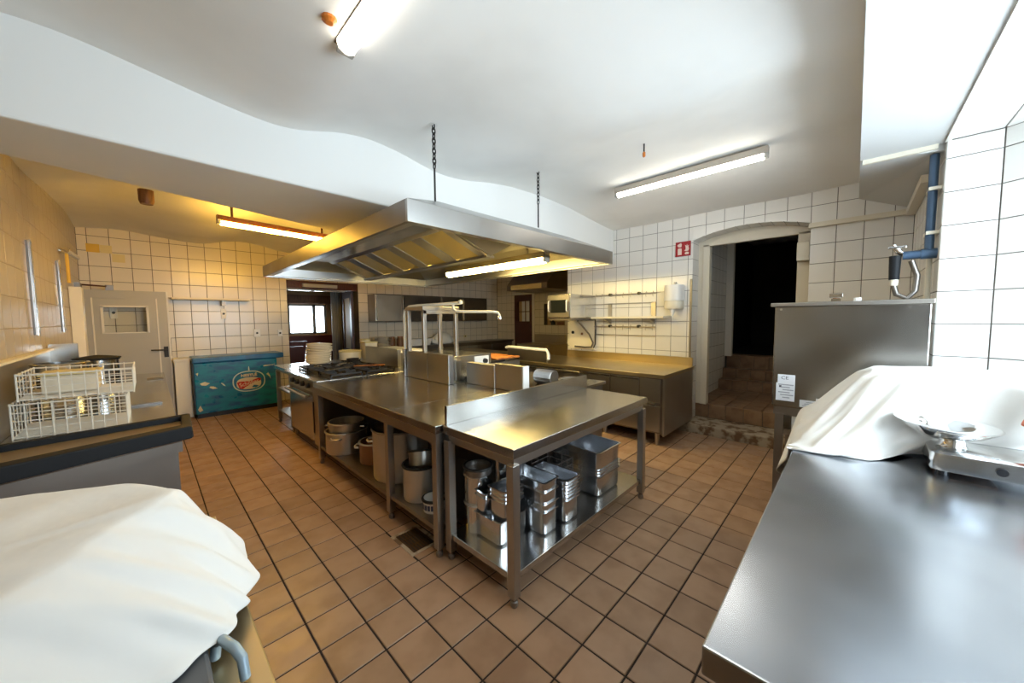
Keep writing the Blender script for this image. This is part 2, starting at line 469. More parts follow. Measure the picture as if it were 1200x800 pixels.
# pier end and recess wall
we = struct(MB().box(5.6, 3.30, -.2, 7.6, 3.546, H).build('wall_pier', M['grout']))
wf = struct(MB().box(7.354, 3.4, -.2, 7.6, 5.2, H).box(7.354, 7.0, -.2, 7.6, 7.95, H).box(7.354, 6.32, 2.16, 7.6, 7.0, H)
            .box(7.354, 5.25, -.2, 7.6, 6.32, 1.32).box(7.354, 5.2, -.2, 7.6, 5.25, H).box(7.354, 5.25, 1.88, 7.6, 6.32, H).box(7.354, 5.92, 1.3, 7.6, 6.32, 1.9).build('wall_far', M['grout']))
lay(wf, 'wall_tile', (7.354, 0, 0), (0, -1, 0), (0, 0, 1), -7.7, -3.55, 0, 2.9, .2065, .209, -5.25, 1.32 - 6 * .209, M['tile_cream'],
    gap=.005, t=.004, holes=[(-7.0, -.1, -6.32, 2.16), (-5.92, 1.32, -5.25, 1.88)], hidden=[(-8, 0, -3, .95), (-5.2, 0, -3, 3), (-8, 2.1, -3, 3)])
MB().box(7.5, 5.25, 1.32, 7.59, 5.92, 1.88).build('niche_back', M['tan'], wf)

# window wall with its niche
ww = MB().box(-.85, -1.4, -.2, 5.6, -.374, .86).box(-.85, -1.4, 2.574, 5.6, -.374, H)
ww.box(3.504, -1.4, .86, 5.6, -.374, 2.574).box(-.85, -1.4, .86, .75, -.374, 2.574)
ww.prism([(3.504, -.589), (3.504, -1.4), (3.17, -1.4), (3.17, -1.09)], .86, 2.574)
ww = struct(ww.build('wall_window', M['grout']))
lay(ww, 'reveal_tile', (3.504, 0, 0), (0, -1, 0), (0, 0, 1), .37, .587, .86, 2.57, .217, .204, .37, 1.644 - 4 * .204, M['tile_white'], gap=.005, t=.004)
sd = Vector((-.56, -.83, 0)).normalized()
lay(ww, 'reveal_tile', (3.504, -.589, 0), sd, (0, 0, 1), 0, .6, .86, 2.57, .204, .204, 0, 1.644 - 4 * .204, M['tile_white'], gap=.005, t=.004)
lay(ww, 'soffit_tile', (3.5, 0, 2.574), (0, 1, 0), (1, 0, 0), -1.0, -.37, -3.4, 0, .215, .204, -.37, 0, M['tile_white'], gap=.005, t=.004)
lay(ww, 'wall_tile', (0, -.374, 0), (-1, 0, 0), (0, 0, 1), -5.05, -3.5, 0, 2.57, .2065, .2055, -3.5, 1.852 - 9 * .2055, M['tile_white'], gap=.005, t=.004)
MB().box(.75, -1.1, .86, 3.5, -.374, .875).build('niche_sill', M['sill_grey'], ww)
wn = struct(MB().box(.73, -1.12, .875, 3.3, -1.02, .97).box(.73, -1.12, 2.5, 3.3, -1.02, 2.574).box(.73, -1.12, .9, .87, -1.02, 2.55).box(3.1, -1.12, .9, 3.3, -1.02, 2.55)
            .box(2.10, -1.12, .9, 2.18, -1.02, 2.55).build('window_1', M['whitepaint']))
for a, b in ((.87, 2.10), (2.18, 3.1)):
    MB().box(a, -1.075, .97, b, -1.069, 2.5).build('glass_pane', M['glass'], wn)

# lintel over the niche
li = MB().box(-.7, -.374, 2.574, 3.55, .012, H)
li.hexa([(3.55, -.37, 2.53), (5.06, -.37, 2.49), (5.06, .012, 2.665), (3.55, .012, 2.575)], [(3.55, -.37, H), (5.06, -.37, H), (5.06, .012, H), (3.55, .012, H)])
li = struct(li.build('lintel', M['lintel_paint']))
struct(MB().box(.75, -.388, 2.562, 3.5, -.362, 2.576).build('trim_1', M['whitepaint']))
struct(MB().box(3.53, -.34, 2.545, 3.555, .0, 2.574).build('trim_2', M['conduit']))

# ------------------------------------------------------------------ vaulted ceiling
PROF = [(-1.2, 2.72), (-.6, 2.82), (-.35, 2.84), (-.25, 2.847), (-.1, 2.835), (.165, 2.795), (.38, 2.765), (.54, 2.75), (.68, 2.745), (.79, 2.765), (1.05, 2.845), (1.25, 2.87), (1.5, 2.85),
        (1.76, 2.80), (1.93, 2.784), (2.17, 2.805), (2.45, 2.865), (2.8, 2.91), (3.3, 2.93), (3.9, 2.915), (4.35, 2.875), (4.7, 2.845), (5.05, 2.825), (6.0, 2.9), (7.6, 2.83)]
def prof(x):
    for (a, za), (b, zb) in zip(PROF, PROF[1:]):
        if a <= x <= b:
            return za + (zb - za) * (x - a) / (b - a)
    return 2.82
def profs(x):
    return sum(prof(x + d) for d in (-.06, 0, .06)) / 3
def ceil_z(x, y):
    t = min(1, max(0, (2.7 - y) / .9)); t = t * t * (3 - 2 * t)
    z = profs(x - .3 * t * math.exp(-((x - 2.1) / .6) ** 2))
    if y > 3.3:
        z += .03 * math.sin(y * 1.7) * math.sin(x * 2.2)
        if x < .1: z -= .13 * max(0, min(1, (7.2 - y) / 3)) * min(1, (.1 - x) / .6)
    z += .012 * math.sin(x * 3.1 + y * 2.3) * math.sin(y * 1.9 + 1)
    return z
xs = [-.7 + 8.2 * i / 120 for i in range(121)]; ys = [-.2 + 8.0 * j / 70 for j in range(71)]
ce = MB()
ce.add([(x, y, ceil_z(x, y)) for y in ys for x in xs], [(j * 121 + i, j * 121 + i + 1, (j + 1) * 121 + i + 1, (j + 1) * 121 + i) for j in range(70) for i in range(120)])
ce = struct(ce.build('ceiling', M['plaster'], smooth=True))
for md in list(ce.modifiers): ce.modifiers.remove(md)
MB().box(-1, -1.5, H - .02, 10.5, 8.0, H + .2).build('sky_blocker_slab', M['plaster'], ce)  # unseen slab added over the vault to keep sky light out
bm_ = MB().prism([(-.62, 2.7), (5.06, 2.7), (5.06, 3.56), (1.4, 3.84), (-.62, 3.27)], 2.40, 3.1)
struct(bm_.build('beam', M['plaster_flat'], bev=.012))

# ------------------------------------------------------------------ steps and the dark room behind the doorway
st = struct(MB().box(4.87, .30, -.1, 5.58, 1.75, .112).build('kerb_step_floor', M['stone'], bev=.012))
pl = MB().box(5.318, .38, -.1, 6.62, 1.60, .30).box(6.618, .38, 0, 6.87, 1.60, .455).box(6.868, .38, 0, 7.12, 1.60, .61).box(7.118, .38, 0, 7.4, 1.60, .82)
pl = struct(pl.build('stair_floor', M['grout']))
for x, z0, z1 in ((5.318, .112, .30), (6.618, .30, .455), (6.868, .455, .61), (7.118, .61, .82)):
    lay(pl, 'riser_tile', (x, 0, 0), (0, -1, 0), (0, 0, 1), -1.60, -.38, z0 + .003, z1 + .006, .205, .4, -1.60, z0, M['step_tile'], gap=.006, t=.008)
for x0, x1, z in ((5.31, 6.61, .30), (6.61, 6.86, .455), (6.86, 7.11, .61), (7.11, 7.4, .82)):
    lay(pl, 'tread_tile', (0, 0, z), (1, 0, 0), (0, 1, 0), x0, x1, .38, 1.6, .26, .205, x0, .38, M['step_tile'], gap=.006, t=.008)
ws = struct(MB().box(5.6, 1.604, -.2, 7.5, 1.85, H).build('wall_stair', M['grout']))
lay(ws, 'wall_tile', (0, 1.604, 0), (1, 0, 0), (0, 0, 1), 5.38, 7.0, .3, 2.9, .2065, .2055, 5.38, 1.852 - 9 * .2055, M['tile_white'], gap=.005, t=.004)
struct(MB().box(5.6, .1, -.2, 7.4, .374, H).build('wall_stairwell', M['plaster']))
struct(MB().box(6.96, 1.50, .82, 7.06, 1.66, 2.75).build('trim_3', M['whitepaint']))
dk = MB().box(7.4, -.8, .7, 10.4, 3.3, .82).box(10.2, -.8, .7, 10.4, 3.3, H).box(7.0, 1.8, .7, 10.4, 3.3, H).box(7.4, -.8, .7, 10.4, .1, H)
struct(dk.build('wall_dark_room', M['dark']))  # shade of the unlit room put into near-black walls and floor

# ------------------------------------------------------------------ dining room behind the pass doorway
dn = struct(MB().box(.5, 7.9, -.2, 6.5, 11.6, 0).build('dining_floor', M['wood_floor']))
dw = MB().box(.5, 11.0, -.2, 2.69, 11.2, H).box(3.67, 11.0, -.2, 6.5, 11.2, H).box(2.69, 11.0, -.2, 3.67, 11.2, 1.12).box(2.69, 11.0, 1.95, 3.67, 11.2, H)
dw.box(.4, 7.9, -.2, .6, 11.2, H).box(6.3, 7.9, -.2, 6.5, 11.2, H)
struct(dw.build('dining_wall', M['tan']))
struct(MB().box(.4, 7.9, 2.75, 6.5, 11.2, H).build('dining_ceiling', M['tan']))
dwn = struct(MB().box(2.69, 11.02, 1.12, 3.67, 11.1, 1.17).box(2.69, 11.02, 1.9, 3.67, 11.1, 1.95).box(2.69, 11.02, 1.12, 2.74, 11.1, 1.95).box(3.6, 11.02, 1.12, 3.67, 11.1, 1.95).box(3.3, 11.02, 1.12, 3.38, 11.1, 1.95).build('window_2', M['greypaint']))
MB().box(2.7, 11.05, 1.13, 3.66, 11.056, 1.94).build('glass_pane', M['glass'], dwn)
struct(MB().box(2.3, 10.9, 1.97, 4.2, 11.0, 2.2).build('trim_4', M['wood_mid']))
struct(MB().box(.6, 10.94, 0, 6.3, 11.0, 1.08).build('dining_wall_panel', M['redseat']))
# ------------------------------------------------------------------ front work table
def leg(mb_or_none, x, y, z1, s, parent, m=None, foot=True):
    h = s / 2
    o = MB().box(x - h, y - h, .055 if foot else 0, x + h, y + h, z1).build('leg', m or M['steel_leg'], parent, bev=.003)
    if foot:
        MB().lathe([(.016, 0), (.021, .008), (.021, .03), (.015, .034), (.015, .06)], 12, (x, y, 0)).build('levelling_foot', M['steel_dark'], o)
    return o

t = thing('work_table', 'long stainless work table with upstand and a lower shelf of steel pans', 'table', (2.02, 1.5, 0))
MB().box(1.235, 1.19, .80, 2.815, 1.792, .85).build('tabletop', M['steel_top'], t, bev=.003)
MB().box(1.26, 1.215, .745, 2.79, 1.77, .80).build('apron', M['steel_leg'], t)
MB().box(1.255, 1.775, .85, 2.835, 1.80, .968).build('upstand', M['steel_bright'], t, bev=.002)
MB().box(1.25, 1.215, .135, 2.79, 1.77, .172).build('lower_shelf', M['steel_top'], t, bev=.003)
for x in (1.262, 2.783):
    for y in (1.222, 1.765):
        leg(None, x, y, .76, .05, t)

# ------------------------------------------------------------------ island: long worktop
iw = thing('island_worktop', 'long stainless island worktop open below with pots on its lower shelf', 'worktop', (1.6, 3.0, 0))
MB().box(1.19, 1.806, .80, 2.298, 4.06, .85).build('worktop', M['steel_top'], iw, bev=.003)
MB().box(1.195, 1.81, .735, 1.225, 4.05, .80).build('front_apron', M['steel_leg'], iw)
MB().box(1.225, 1.81, .735, 2.28, 1.84, .80).build('end_apron', M['steel_leg'], iw)
MB().box(1.205, 1.83, .165, 2.0, 4.03, .195).build('lower_shelf', M['steel_dark'], iw)
MB().box(2.0, 1.83, .1, 2.03, 4.05, .80).build('back_panel', M['steel_dark'], iw)
for y in (1.84, 2.47, 3.98):
    leg(None, 1.222, y, .76, .05, iw)
leg(None, 1.98, 1.84, .76, .05, iw)
MB().box(1.19, 2.375, .8505, 2.2, 2.378, .8512).build('seam', M['steel_dark'], iw)

# gas range
gr = thing('gas_range', 'stainless gas range with an oven door and cluttered open burners', 'range', (1.75, 4.6, 0))
MB().box(1.285, 4.07, .12, 2.29, 5.32, .84).build('body', M['steel_dark'], gr, bev=.004)
for x in (1.33, 2.2):
    for y in (4.12, 5.27):
        MB().cyl((x, y, 0), (x, y, .12), .022).build('leg', M['steel_dark'], gr)
MB().box(1.225, 4.065, .84, 2.30, 5.33, .856).build('hob_top', M['steel_top'], gr, bev=.003)
MB().box(1.255, 4.30, .70, 1.285, 5.25, .84).build('control_panel', M['steel_leg'], gr)
for k in range(4):
    y = 4.42 + k * .2
    kb = MB().cyl((1.255, y, .765), (1.222, y, .765), .032, .027, 16).build('knob', M['black'], gr, smooth=True)
    MB().box(1.215, y - .006, .74, 1.223, y + .006, .79).build('pointer', M['steel_bright'], kb)
dr = MB().box(1.258, 4.33, .14, 1.284, 5.22, .66).build('oven_door', M['steel_top'], gr, bev=.004)
h = MB().cyl((1.205, 4.36, .65), (1.205, 5.19, .65), .017, None, 12)
h.cyl((1.205, 4.40, .65), (1.26, 4.40, .65), .01).cyl((1.205, 5.15, .65), (1.26, 5.15, .65), .01)
h.build('door_handle', M['steel_bright'], dr, smooth=True)
MB().box(1.25, 4.075, .12, 1.285, 4.30, .84).build('side_column', M['steel_leg'], gr, bev=.004)
MB().box(1.243, 4.27, .25, 1.252, 4.295, .60).build('column_slot', M['black'], gr)
for i in range(2):
    for j in range(3):
        cx, cy = 1.56 + i * .40, 4.29 + j * .40
        pan = MB().box(cx - .185, cy - .185, .856, cx + .185, cy + .185, .862).build('burner_tray', M['iron'], gr)
        MB().lathe([(.075, .862), (.075, .875), (.05, .885), (.05, .893), (.0, .893)], 16, (cx, cy, 0), True, False).build('burner', M['iron'], pan)
        g = MB().box(cx - .18, cy - .18, .885, cx + .18, cy - .165, .905).box(cx - .18, cy + .165, .885, cx + .18, cy + .18, .905)
        g.box(cx - .18, cy - .18, .885, cx - .165, cy + .18, .905).box(cx + .165, cy - .18, .885, cx + .18, cy + .18, .905)
        g.box(cx - .17, cy - .006, .885, cx - .05, cy + .006, .908).box(cx + .05, cy - .006, .885, cx + .17, cy + .006, .908)
        g.box(cx - .006, cy - .17, .885, cx + .006, cy - .05, .908).box(cx - .006, cy + .05, .885, cx + .006, cy + .17, .908)
        for a in (-.17, .17):
            for b in (-.17, .17): g.box(cx + a - .008, cy + b - .008, .86, cx + a + .008, cy + b + .008, .89)
        stuff(g.build('pan_support', M['iron'], pan))
# loose things lying on the burners
for k, (x, y, z, rz, l, c) in enumerate([(1.55, 4.45, .912, .4, .26, 'steel_dark'), (1.95, 4.5, .912, -.5, .30, 'rust'), (1.75, 4.85, .912, 1.0, .28, 'steel_leg')]):
    m_ = MB().box(-l / 2, -.022, 0, l / 2, .022, .008).box(l / 2 - .01, -.045, 0, l / 2 + .07, .045, .008)
    solo(m_, 'spatula', M[c], ['grey flat steel spatula lying across the front burners', 'rust brown flat spatula lying across the inner burners', 'pale flat spatula lying on the middle burners'][k], 'spatula', (0, 0, 0))
    o = bpy.data.objects['spatula' if k == 0 else 'spatula.%03d' % k]; o.location = (x, y, z); o.rotation_euler = (0, 0, rz)
solo(MB().lathe([(.0, .0), (.07, 0), (.085, .05), (.08, .05), (.065, .006), (0, .006)], 18, (2.02, 5.1, .91), False, False), 'small_pan', M['iron'],
     'small black pan left on the rear burner beside the range panel', 'pan', (2.02, 5.1, .91), smooth=True)

# end prep table
pt = thing('end_table', 'stainless table with mid shelf at the far end of the range', 'table', (1.8, 5.75, 0))
MB().box(1.285, 5.36, .805, 2.75, 6.15, .85).build('tabletop', M['steel_bright'], pt, bev=.003)
MB().box(1.31, 5.38, .77, 2.7, 6.12, .805).build('apron', M['steel_leg'], pt)
MB().box(1.31, 5.38, .50, 2.7, 6.12, .525).build('mid_shelf', M['steel_leg'], pt)
MB().box(1.31, 5.38, .17, 2.7, 6.12, .195).build('lower_shelf', M['steel_leg'], pt)
for x in (1.325, 2.68):
    for y in (5.40, 6.10): leg(None, x, y, .78, .05, pt)

# right row of the island
rr = thing('cooking_row', 'low stainless base row along the inner side of the island', 'counter', (2.75, 3.5, 0))
MB().box(2.305, 1.83, .12, 3.22, 5.32, .82).build('body', M['steel_dark'], rr)
MB().box(2.302, 1.81, .82, 3.25, 5.33, .852).build('worktop', M['steel_top'], rr, bev=.003)
MB().box(2.38, 1.9, 0, 3.16, 5.25, .12).build('plinth', M['black'], rr)

# divider panels and pass-over units on the island
dp = thing('divider_panel', 'tall stainless divider panel along the back of the burners', 'panel', (2.5, 4.9, .85))
MB().box(2.335, 4.40, .856, 2.385, 5.40, 1.10).build('panel', M['steel'], dp, bev=.004)
MB().box(2.385, 4.42, .856, 2.80, 5.38, 1.05).build('housing', M['steel_dark'], dp, bev=.004)
MB().box(2.39, 4.44, 1.05, 2.79, 5.36, 1.075).build('white_board', M['white'], dp)
bmr = thing('bain_marie', 'steel box unit in mid island carrying a four legged rack', 'bain-marie', (2.3, 3.3, .85))
MB().box(2.055, 2.86, .853, 2.115, 3.66, 1.145).build('back_panel', M['steel'], bmr, bev=.003)
MB().box(2.053, 3.235, .86, 2.0555, 3.24, 1.14).build('seam', M['steel_bright'], bmr)
MB().box(2.115, 2.90, .853, 2.66, 3.66, 1.12).build('body', M['steel_bright'], bmr, bev=.004)
MB().box(2.1, 2.862, .853, 2.118, 2.90, 1.145).build('edge_strip', M['steel_bright'], bmr)
MB().box(2.42, 2.893, .97, 2.62, 2.90, 1.10).build('control_plate', M['white'], bmr)
MB().cyl((2.56, 2.893, 1.045), (2.56, 2.865, 1.045), .028, .024).build('knob', M['black'], bmr, smooth=True)
MB().box(2.30, 2.7, .853, 2.62, 2.89, .90).build('front_ledge', M['steel_bright'], bmr)

# the pipe post with swing spouts
pp = thing('pot_filler', 'cream swing spout pipe on a bright post rising from the island worktop', 'faucet', (2.05, 3.7, .85))
MB().box(2.035, 3.675, .853, 2.085, 3.725, 1.165).build('post', M['steel_bright'], pp, bev=.004)
pipe = [(2.06, 3.70, 1.16), (2.06, 3.70, 1.54), (2.065, 3.69, 1.60), (2.09, 3.64, 1.645), (2.14, 3.55, 1.655), (2.22, 3.38, 1.66), (2.36, 3.08, 1.672)]
MB().tube(pipe, .017, 12).build('spout_pipe', M['cream'], pp, smooth=True)
MB().lathe([(0, -.026), (.022, -.016), (.028, 0), (.022, .016), (0, .026)], 12, (2.37, 3.06, 1.68), False, False).build('end_ball', M['cream'], pp, smooth=True)
pipe = [(2.33, 3.14, 1.66), (2.335, 3.14, 1.61), (2.35, 3.11, 1.585), (2.40, 3.03, 1.58), (2.60, 2.80, 1.575), (2.64, 2.76, 1.565), (2.65, 2.74, 1.53), (2.65, 2.74, 1.51)]
MB().tube(pipe, .014, 12).build('lower_spout', M['cream'], pp, smooth=True)
MB().lathe([(.014, 0), (.022, .005), (.022, .03), (.014, .035)], 12, (2.65, 2.74, 1.49)).build('nozzle', M['chrome'], pp, smooth=True)

# rack standing on the bain-marie
rk = thing('overshelf_rack', 'small four legged steel rack shelf standing on the island unit', 'rack', (2.28, 3.5, 1.12))
for x, y in ((2.08, 3.32), (2.50, 3.32), (2.08, 3.64), (2.50, 3.64)):
    MB().box(x - .02, y - .02, 1.12 if x > 2.1 else 1.145, x + .02, y + .02, 1.60).build('leg', M['steel_leg'], rk, bev=.003)
MB().box(2.05, 3.29, 1.60, 2.53, 3.67, 1.64).build('shelf', M['steel_leg'], rk, bev=.003)
MB().box(2.06, 3.30, 1.56, 2.52, 3.31, 1.60).build('front_rail', M['steel_leg'], rk)

# divider B
db = thing('low_divider', 'low double steel divider box in front of the rusty grill', 'panel', (2.27, 2.4, .85))
MB().box(2.24, 2.40, .853, 2.31, 2.81, 1.065).build('panel', M['steel'], db, bev=.003)
MB().box(2.245, 2.05, .853, 2.315, 2.395, 1.085).build('panel', M['steel'], db, bev=.003)
MB().box(2.243, 2.036, .853, 2.317, 2.05, 1.085).build('end_cap', M['white'], db)

# gas grill with rusty plate
gg = thing('grill', 'countertop grill with a rusty orange plate and black bars', 'grill', (2.95, 3.2, .85))
MB().box(2.70, 3.0, .853, 3.24, 3.70, .985).build('body', M['steel'], gg, bev=.004)
stuff_m = MB()
for k in range(11):
    y = 3.03 + k * .062
    MB().cyl((2.665, y, 1.0), (3.0, y, 1.0), .014, None, 8).build('grill_bar', M['iron'], gg)
MB().box(2.84, 3.0, 1.015, 3.24, 3.70, 1.035).build('rusty_plate', M['rust'], gg, bev=.003)

# ribbed roll on the inner worktop
rb = MB(); rings = []
for k in range(33):
    rings.append([(2.70 + (.066 + .010 * (k % 2)) * math.cos(2 * PI * i / 14), 2.05 + k * .0065, .928 + (.066 + .010 * (k % 2)) * math.sin(2 * PI * i / 14)) for i in range(14)])
rb.loft(rings)
solo(rb, 'ribbed_roll', M['steel_dark'], 'grey ribbed roll lying on the inner worktop behind the white divider end', 'roll', (2.70, 2.15, .854))
solo(MB().lathe([(.0, 0), (.1, 0), (.16, .028), (.155, .03), (.095, .006), (0, .006)], 24, (2.98, 2.02, .853), False, False), 'shallow_dish', M['steel_bright'], 'shallow bright steel dish on the inner worktop corner', 'dish', (2.98, 2.02, .853), smooth=True)

# floor drain
fd = thing('floor_drain', 'rusty iron floor drain grate set among the terracotta tiles', 'drain', (1.205, 2.105, 0))
f = MB()
for a, b, c, d in ((1.10, 1.96, 1.125, 2.25), (1.285, 1.96, 1.31, 2.25), (1.125, 1.96, 1.285, 1.985), (1.125, 2.225, 1.285, 2.25)): f.box(a, b, -.004, c, d, .001)
f.build('frame', M['stone'], fd)
MB().box(1.125, 1.985, -.004, 1.285, 2.225, -.002).build('pit', M['black'], fd)
for k in range(8):
    MB().box(1.127 + k * .0205, 1.987, -.002, 1.138 + k * .0205, 2.223, .002).build('grate_bar', M['drain'], fd)
for y in (2.06, 2.15):
    MB().box(1.127, y - .005, -.002, 1.283, y + .005, .0015).build('cross_bar', M['drain'], fd)

# ------------------------------------------------------------------ extractor hood
hd = thing('extractor_hood', 'big stainless canopy hood with slanted filters hanging over the island', 'hood', (2.4, 3.9, 2.1))
X0, X1, Y0, Y1, ZB, ZT = 1.135, 3.66, 1.965, 5.75, 2.095, 2.232
def rim(name, pts_out, inset):
    pass
th = .025
MB().box(X0, Y0, ZB, X1, Y0 + th, ZT).build('front_fascia', M['hoodsteel'], hd, bev=.002)
MB().box(X0, Y1 - th, ZB, X1, Y1, ZT).build('back_fascia', M['hoodsteel'], hd)
MB().box(X0, Y0 + th, ZB, X0 + th, Y1 - th, ZT).build('side_fascia', M['steel_dark'], hd)
MB().box(X1 - th, Y0 + th, ZB, X1, Y1 - th, ZT).build('side_fascia', M['hoodsteel'], hd)
g_ = MB()
for a, b, c, d in ((X0 + th, Y0 + th, X1 - th, Y0 + .10), (X0 + th, Y1 - .10, X1 - th, Y1 - th), (X0 + th, Y0 + .1, X0 + .10, Y1 - .1), (X1 - .1, Y0 + .1, X1 - th, Y1 - .1)):
    MB().box(a, b, ZB + .012, c, d, ZB + .022).build('grease_gutter', M['hoodsteel'], hd)
ins, ZR = .42, 2.375
MB().loft([[(X0, Y0, ZT), (X1, Y0, ZT), (X1, Y1, ZT), (X0, Y1, ZT)], [(X0 + ins, Y0 + ins * .7, ZR), (X1 - ins, Y0 + ins * .7, ZR), (X1 - ins, Y1 - ins, ZR), (X0 + ins, Y1 - ins, ZR)]], cap0=False).build('canopy', M['hoodsteel'], hd)
# inner lining
e = .008
MB().loft([[(X0 + th, Y0 + th, ZT - e), (X1 - th, Y0 + th, ZT - e), (X1 - th, Y1 - th, ZT - e), (X0 + th, Y1 - th, ZT - e)],
           [(X0 + ins + .01, Y0 + ins * .7 + .01, ZR - .03), (X1 - ins - .01, Y0 + ins * .7 + .01, ZR - .03), (X1 - ins - .01, Y1 - ins - .01, ZR - .03), (X0 + ins + .01, Y1 - ins - .01, ZR - .03)]], cap0=False).build('inner_lining', M['lining'], hd)
AX, AZ, LX, LZ, RX, RZ2, VY0, VY1 = 2.36, 2.105, 1.84, 2.315, 2.74, 2.30, 2.56, 5.3
MB().extrude([(LX, VY0, LZ), (AX, VY0, AZ), (RX, VY0, RZ2)], (0, .012, 0)).build('filter_bank_end', M['steel_dark'], hd)
MB().extrude([(LX, VY1, LZ), (AX, VY1, AZ), (RX, VY1, RZ2)], (0, .012, 0)).build('filter_bank_end', M['steel_dark'], hd)
def slope_box(y0, y1, s0, s1, off, t, ax=AX, az=AZ, bx=LX, bz=LZ):
    p = lambda s: Vector((ax + (bx - ax) * s, 0, az + (bz - az) * s))
    d = (Vector((bx, 0, bz)) - Vector((ax, 0, az))).normalized(); n = Vector((-abs(d.z), 0, -abs(d.x))) if bx < ax else Vector((abs(d.z), 0, -abs(d.x)))
    a, b = p(s0) + n * off, p(s1) + n * off
    return MB().extrude([(a.x, y0, a.z), (b.x, y0, b.z), (b.x - n.x * t, y0, b.z - n.z * t), (a.x - n.x * t, y0, a.z - n.z * t)], (0, y1 - y0, 0))
nf = 5
for k in range(nf):
    w = (VY1 - VY0 - .05) / nf
    y0 = VY0 + .03 + k * w
    slope_box(y0 + .09, y0 + w - .09, .10, .92, .004, .02).build('filter', M['filter'], hd)
    slope_box(y0 - .088 + (.088 if k == 0 else 0), y0 + .088, .08, .95, .010, .02).build('filter_divider', M['hoodsteel'], hd)
    slope_box(y0 + .09, y0 + w - .09, .10, .92, .004, .02, AX, AZ, RX, RZ2).build('filter', M['filter'], hd)
slope_box(VY0, VY1, .92, 1.02, .014, .02).build('filter_rail', M['steel_bright'], hd)
MB().box(AX - .05, VY0, AZ - .012, AX + .05, VY1, AZ + .01).build('drip_channel', M['hoodsteel'], hd)
MB().box(LX - .38, 2.3, LZ - .01, LX, 5.3, LZ + .005).build('inner_shelf', M['steel_bright'], hd)

def tube_light(name, label, p0, p1, w, hgt, ce, housing='white', diff=True, cap='greypaint', up=(0, 0, 1)):
    """fluorescent luminaire from P0 to P1: a batten above and a glowing tube or diffuser below"""
    p0, p1 = Vector(p0), Vector(p1); t = thing(name, label, 'lamp', (p0 + p1) / 2)
    d = (p1 - p0).normalized(); s = d.cross(Vector((0, 0, 1))).normalized(); up = Vector((0, 0, 1))
    a, b = p0, p1
    def bar(w2, z0, z1, e0=0, e1=0):
        q0, q1 = a - d * e0, b + d * e1
        return MB().hexa([q0 - s * w2 + up * z0, q1 - s * w2 + up * z0, q1 + s * w2 + up * z0, q0 + s * w2 + up * z0], [q0 - s * w2 + up * z1, q1 - s * w2 + up * z1, q1 + s * w2 + up * z1, q0 + s * w2 + up * z1])
    bar(w * (.36 if housing == 'wood_dark' else .52), hgt * .78, hgt * .9 + .05, .03, .03).build('batten', M[housing], t)
    L_ = (b - a).length
    rings = []
    for k in range(9):
        f = k / 8
        rr_ = [(w / 2) * .98] * 3
        pts = []
        for i in range(10):
            an = PI + PI * i / 9
            pts.append(a + d * L_ * f + s * math.cos(an) * w / 2 + up * (math.sin(an) * hgt * .75 + hgt * .75))
        rings.append(pts)
    MB().loft(rings).build('diffuser' if diff else 'tube', lamp_mat(name + '_glow', ce), t, smooth=True)
    for q, sg in ((a, -1), (b, 1)):
        MB().hexa([q - s * w * .42 + up * .01, q + d * sg * .03 - s * w * .42 + up * .01, q + d * sg * .03 + s * w * .42 + up * .01, q + s * w * .42 + up * .01],
                  [q - s * w * .42 + up * hgt, q + d * sg * .03 - s * w * .42 + up * hgt, q + d * sg * .03 + s * w * .42 + up * hgt, q + s * w * .42 + up * hgt]).build('end_cap', M[cap], t)
    return t

hl = tube_light('hood_lamp', 'bright yellow tube lamp mounted under the hood beside the filters', (2.95, 2.36, 2.075), (2.95, 4.05, 2.075), .095, .075, TUBE_HOOD, 'steel_dark')
for y in (2.6, 3.8):
    MB().cyl((2.95, y, 2.14), (2.95, y, 2.345), .008).build('hanger_rod', M['steel_leg'], hl)
tube_light('ceiling_lamp', 'white fluorescent lamp on the ceiling above the floor aisle', (.70, 1.70, 2.70), (.70, .20, 2.70), .085, .06, TUBE_FRONT, 'steel_dark')
tube_light('ceiling_lamp', 'slim fluorescent tube on the ceiling before the arched doorway', (3.65, 1.90, 2.80), (3.65, .59, 2.80), .055, .055, TUBE_RIGHT, 'steel_leg')
tl = tube_light('hanging_lamp', 'warm amber tube lamp hanging from the vault behind the beam', (.60, 4.78, 2.50), (1.72, 4.92, 2.50), .06, .055, TUBE_LEFT, 'wood_dark')
MB().cyl((1.62, 4.9, 2.58), (1.62, 4.9, 2.84), .012).build('hanger_rod', M['wood_dark'], tl)
MB().cyl((.70, 4.79, 2.58), (.70, 4.79, 2.80), .012).build('hanger_rod', M['wood_dark'], tl)
MB().lathe([(.015, 0), (.03, .01), (.03, .05), (.012, .06)], 12, (.60, 1.62, 2.735)).build('ballast_cap', M['orange'], bpy.data.objects['ceiling_lamp'])

def chain(x, y, z0, z1, label):
    c = thing('hood_chain', label, 'chain', (x, y, z0), 'chains holding the hood')
    zm = z0 + (z1 - z0) * .42
    MB().cyl((x, y, z0), (x, y, zm), .007, None, 8).build('rod', M['iron'], c)
    k = MB(); z = zm; i = 0
    while z < z1 - .01:
        pts = []
        for j in range(12):
            a = 2 * PI * j / 12
            r, zz = .012 * math.cos(a), .023 * math.sin(a)
            pts.append((x + (r if i % 2 else 0), y + (0 if i % 2 else r), z + .018 + zz))
        k.tube(pts, .0048, 5, closed=True); z += .034; i += 1
    stuff(k.build('links', M['iron'], c))
    MB().lathe([(.03, z1 - .012), (.03, z1), (.0, z1)], 12, (x, y, 0), True, False).build('ceiling_plate', M['white'], c)
chain(1.475, 2.17, 2.335, ceil_z(1.475, 2.17) + .01, 'dark chain from the ceiling to the near corner of the hood')
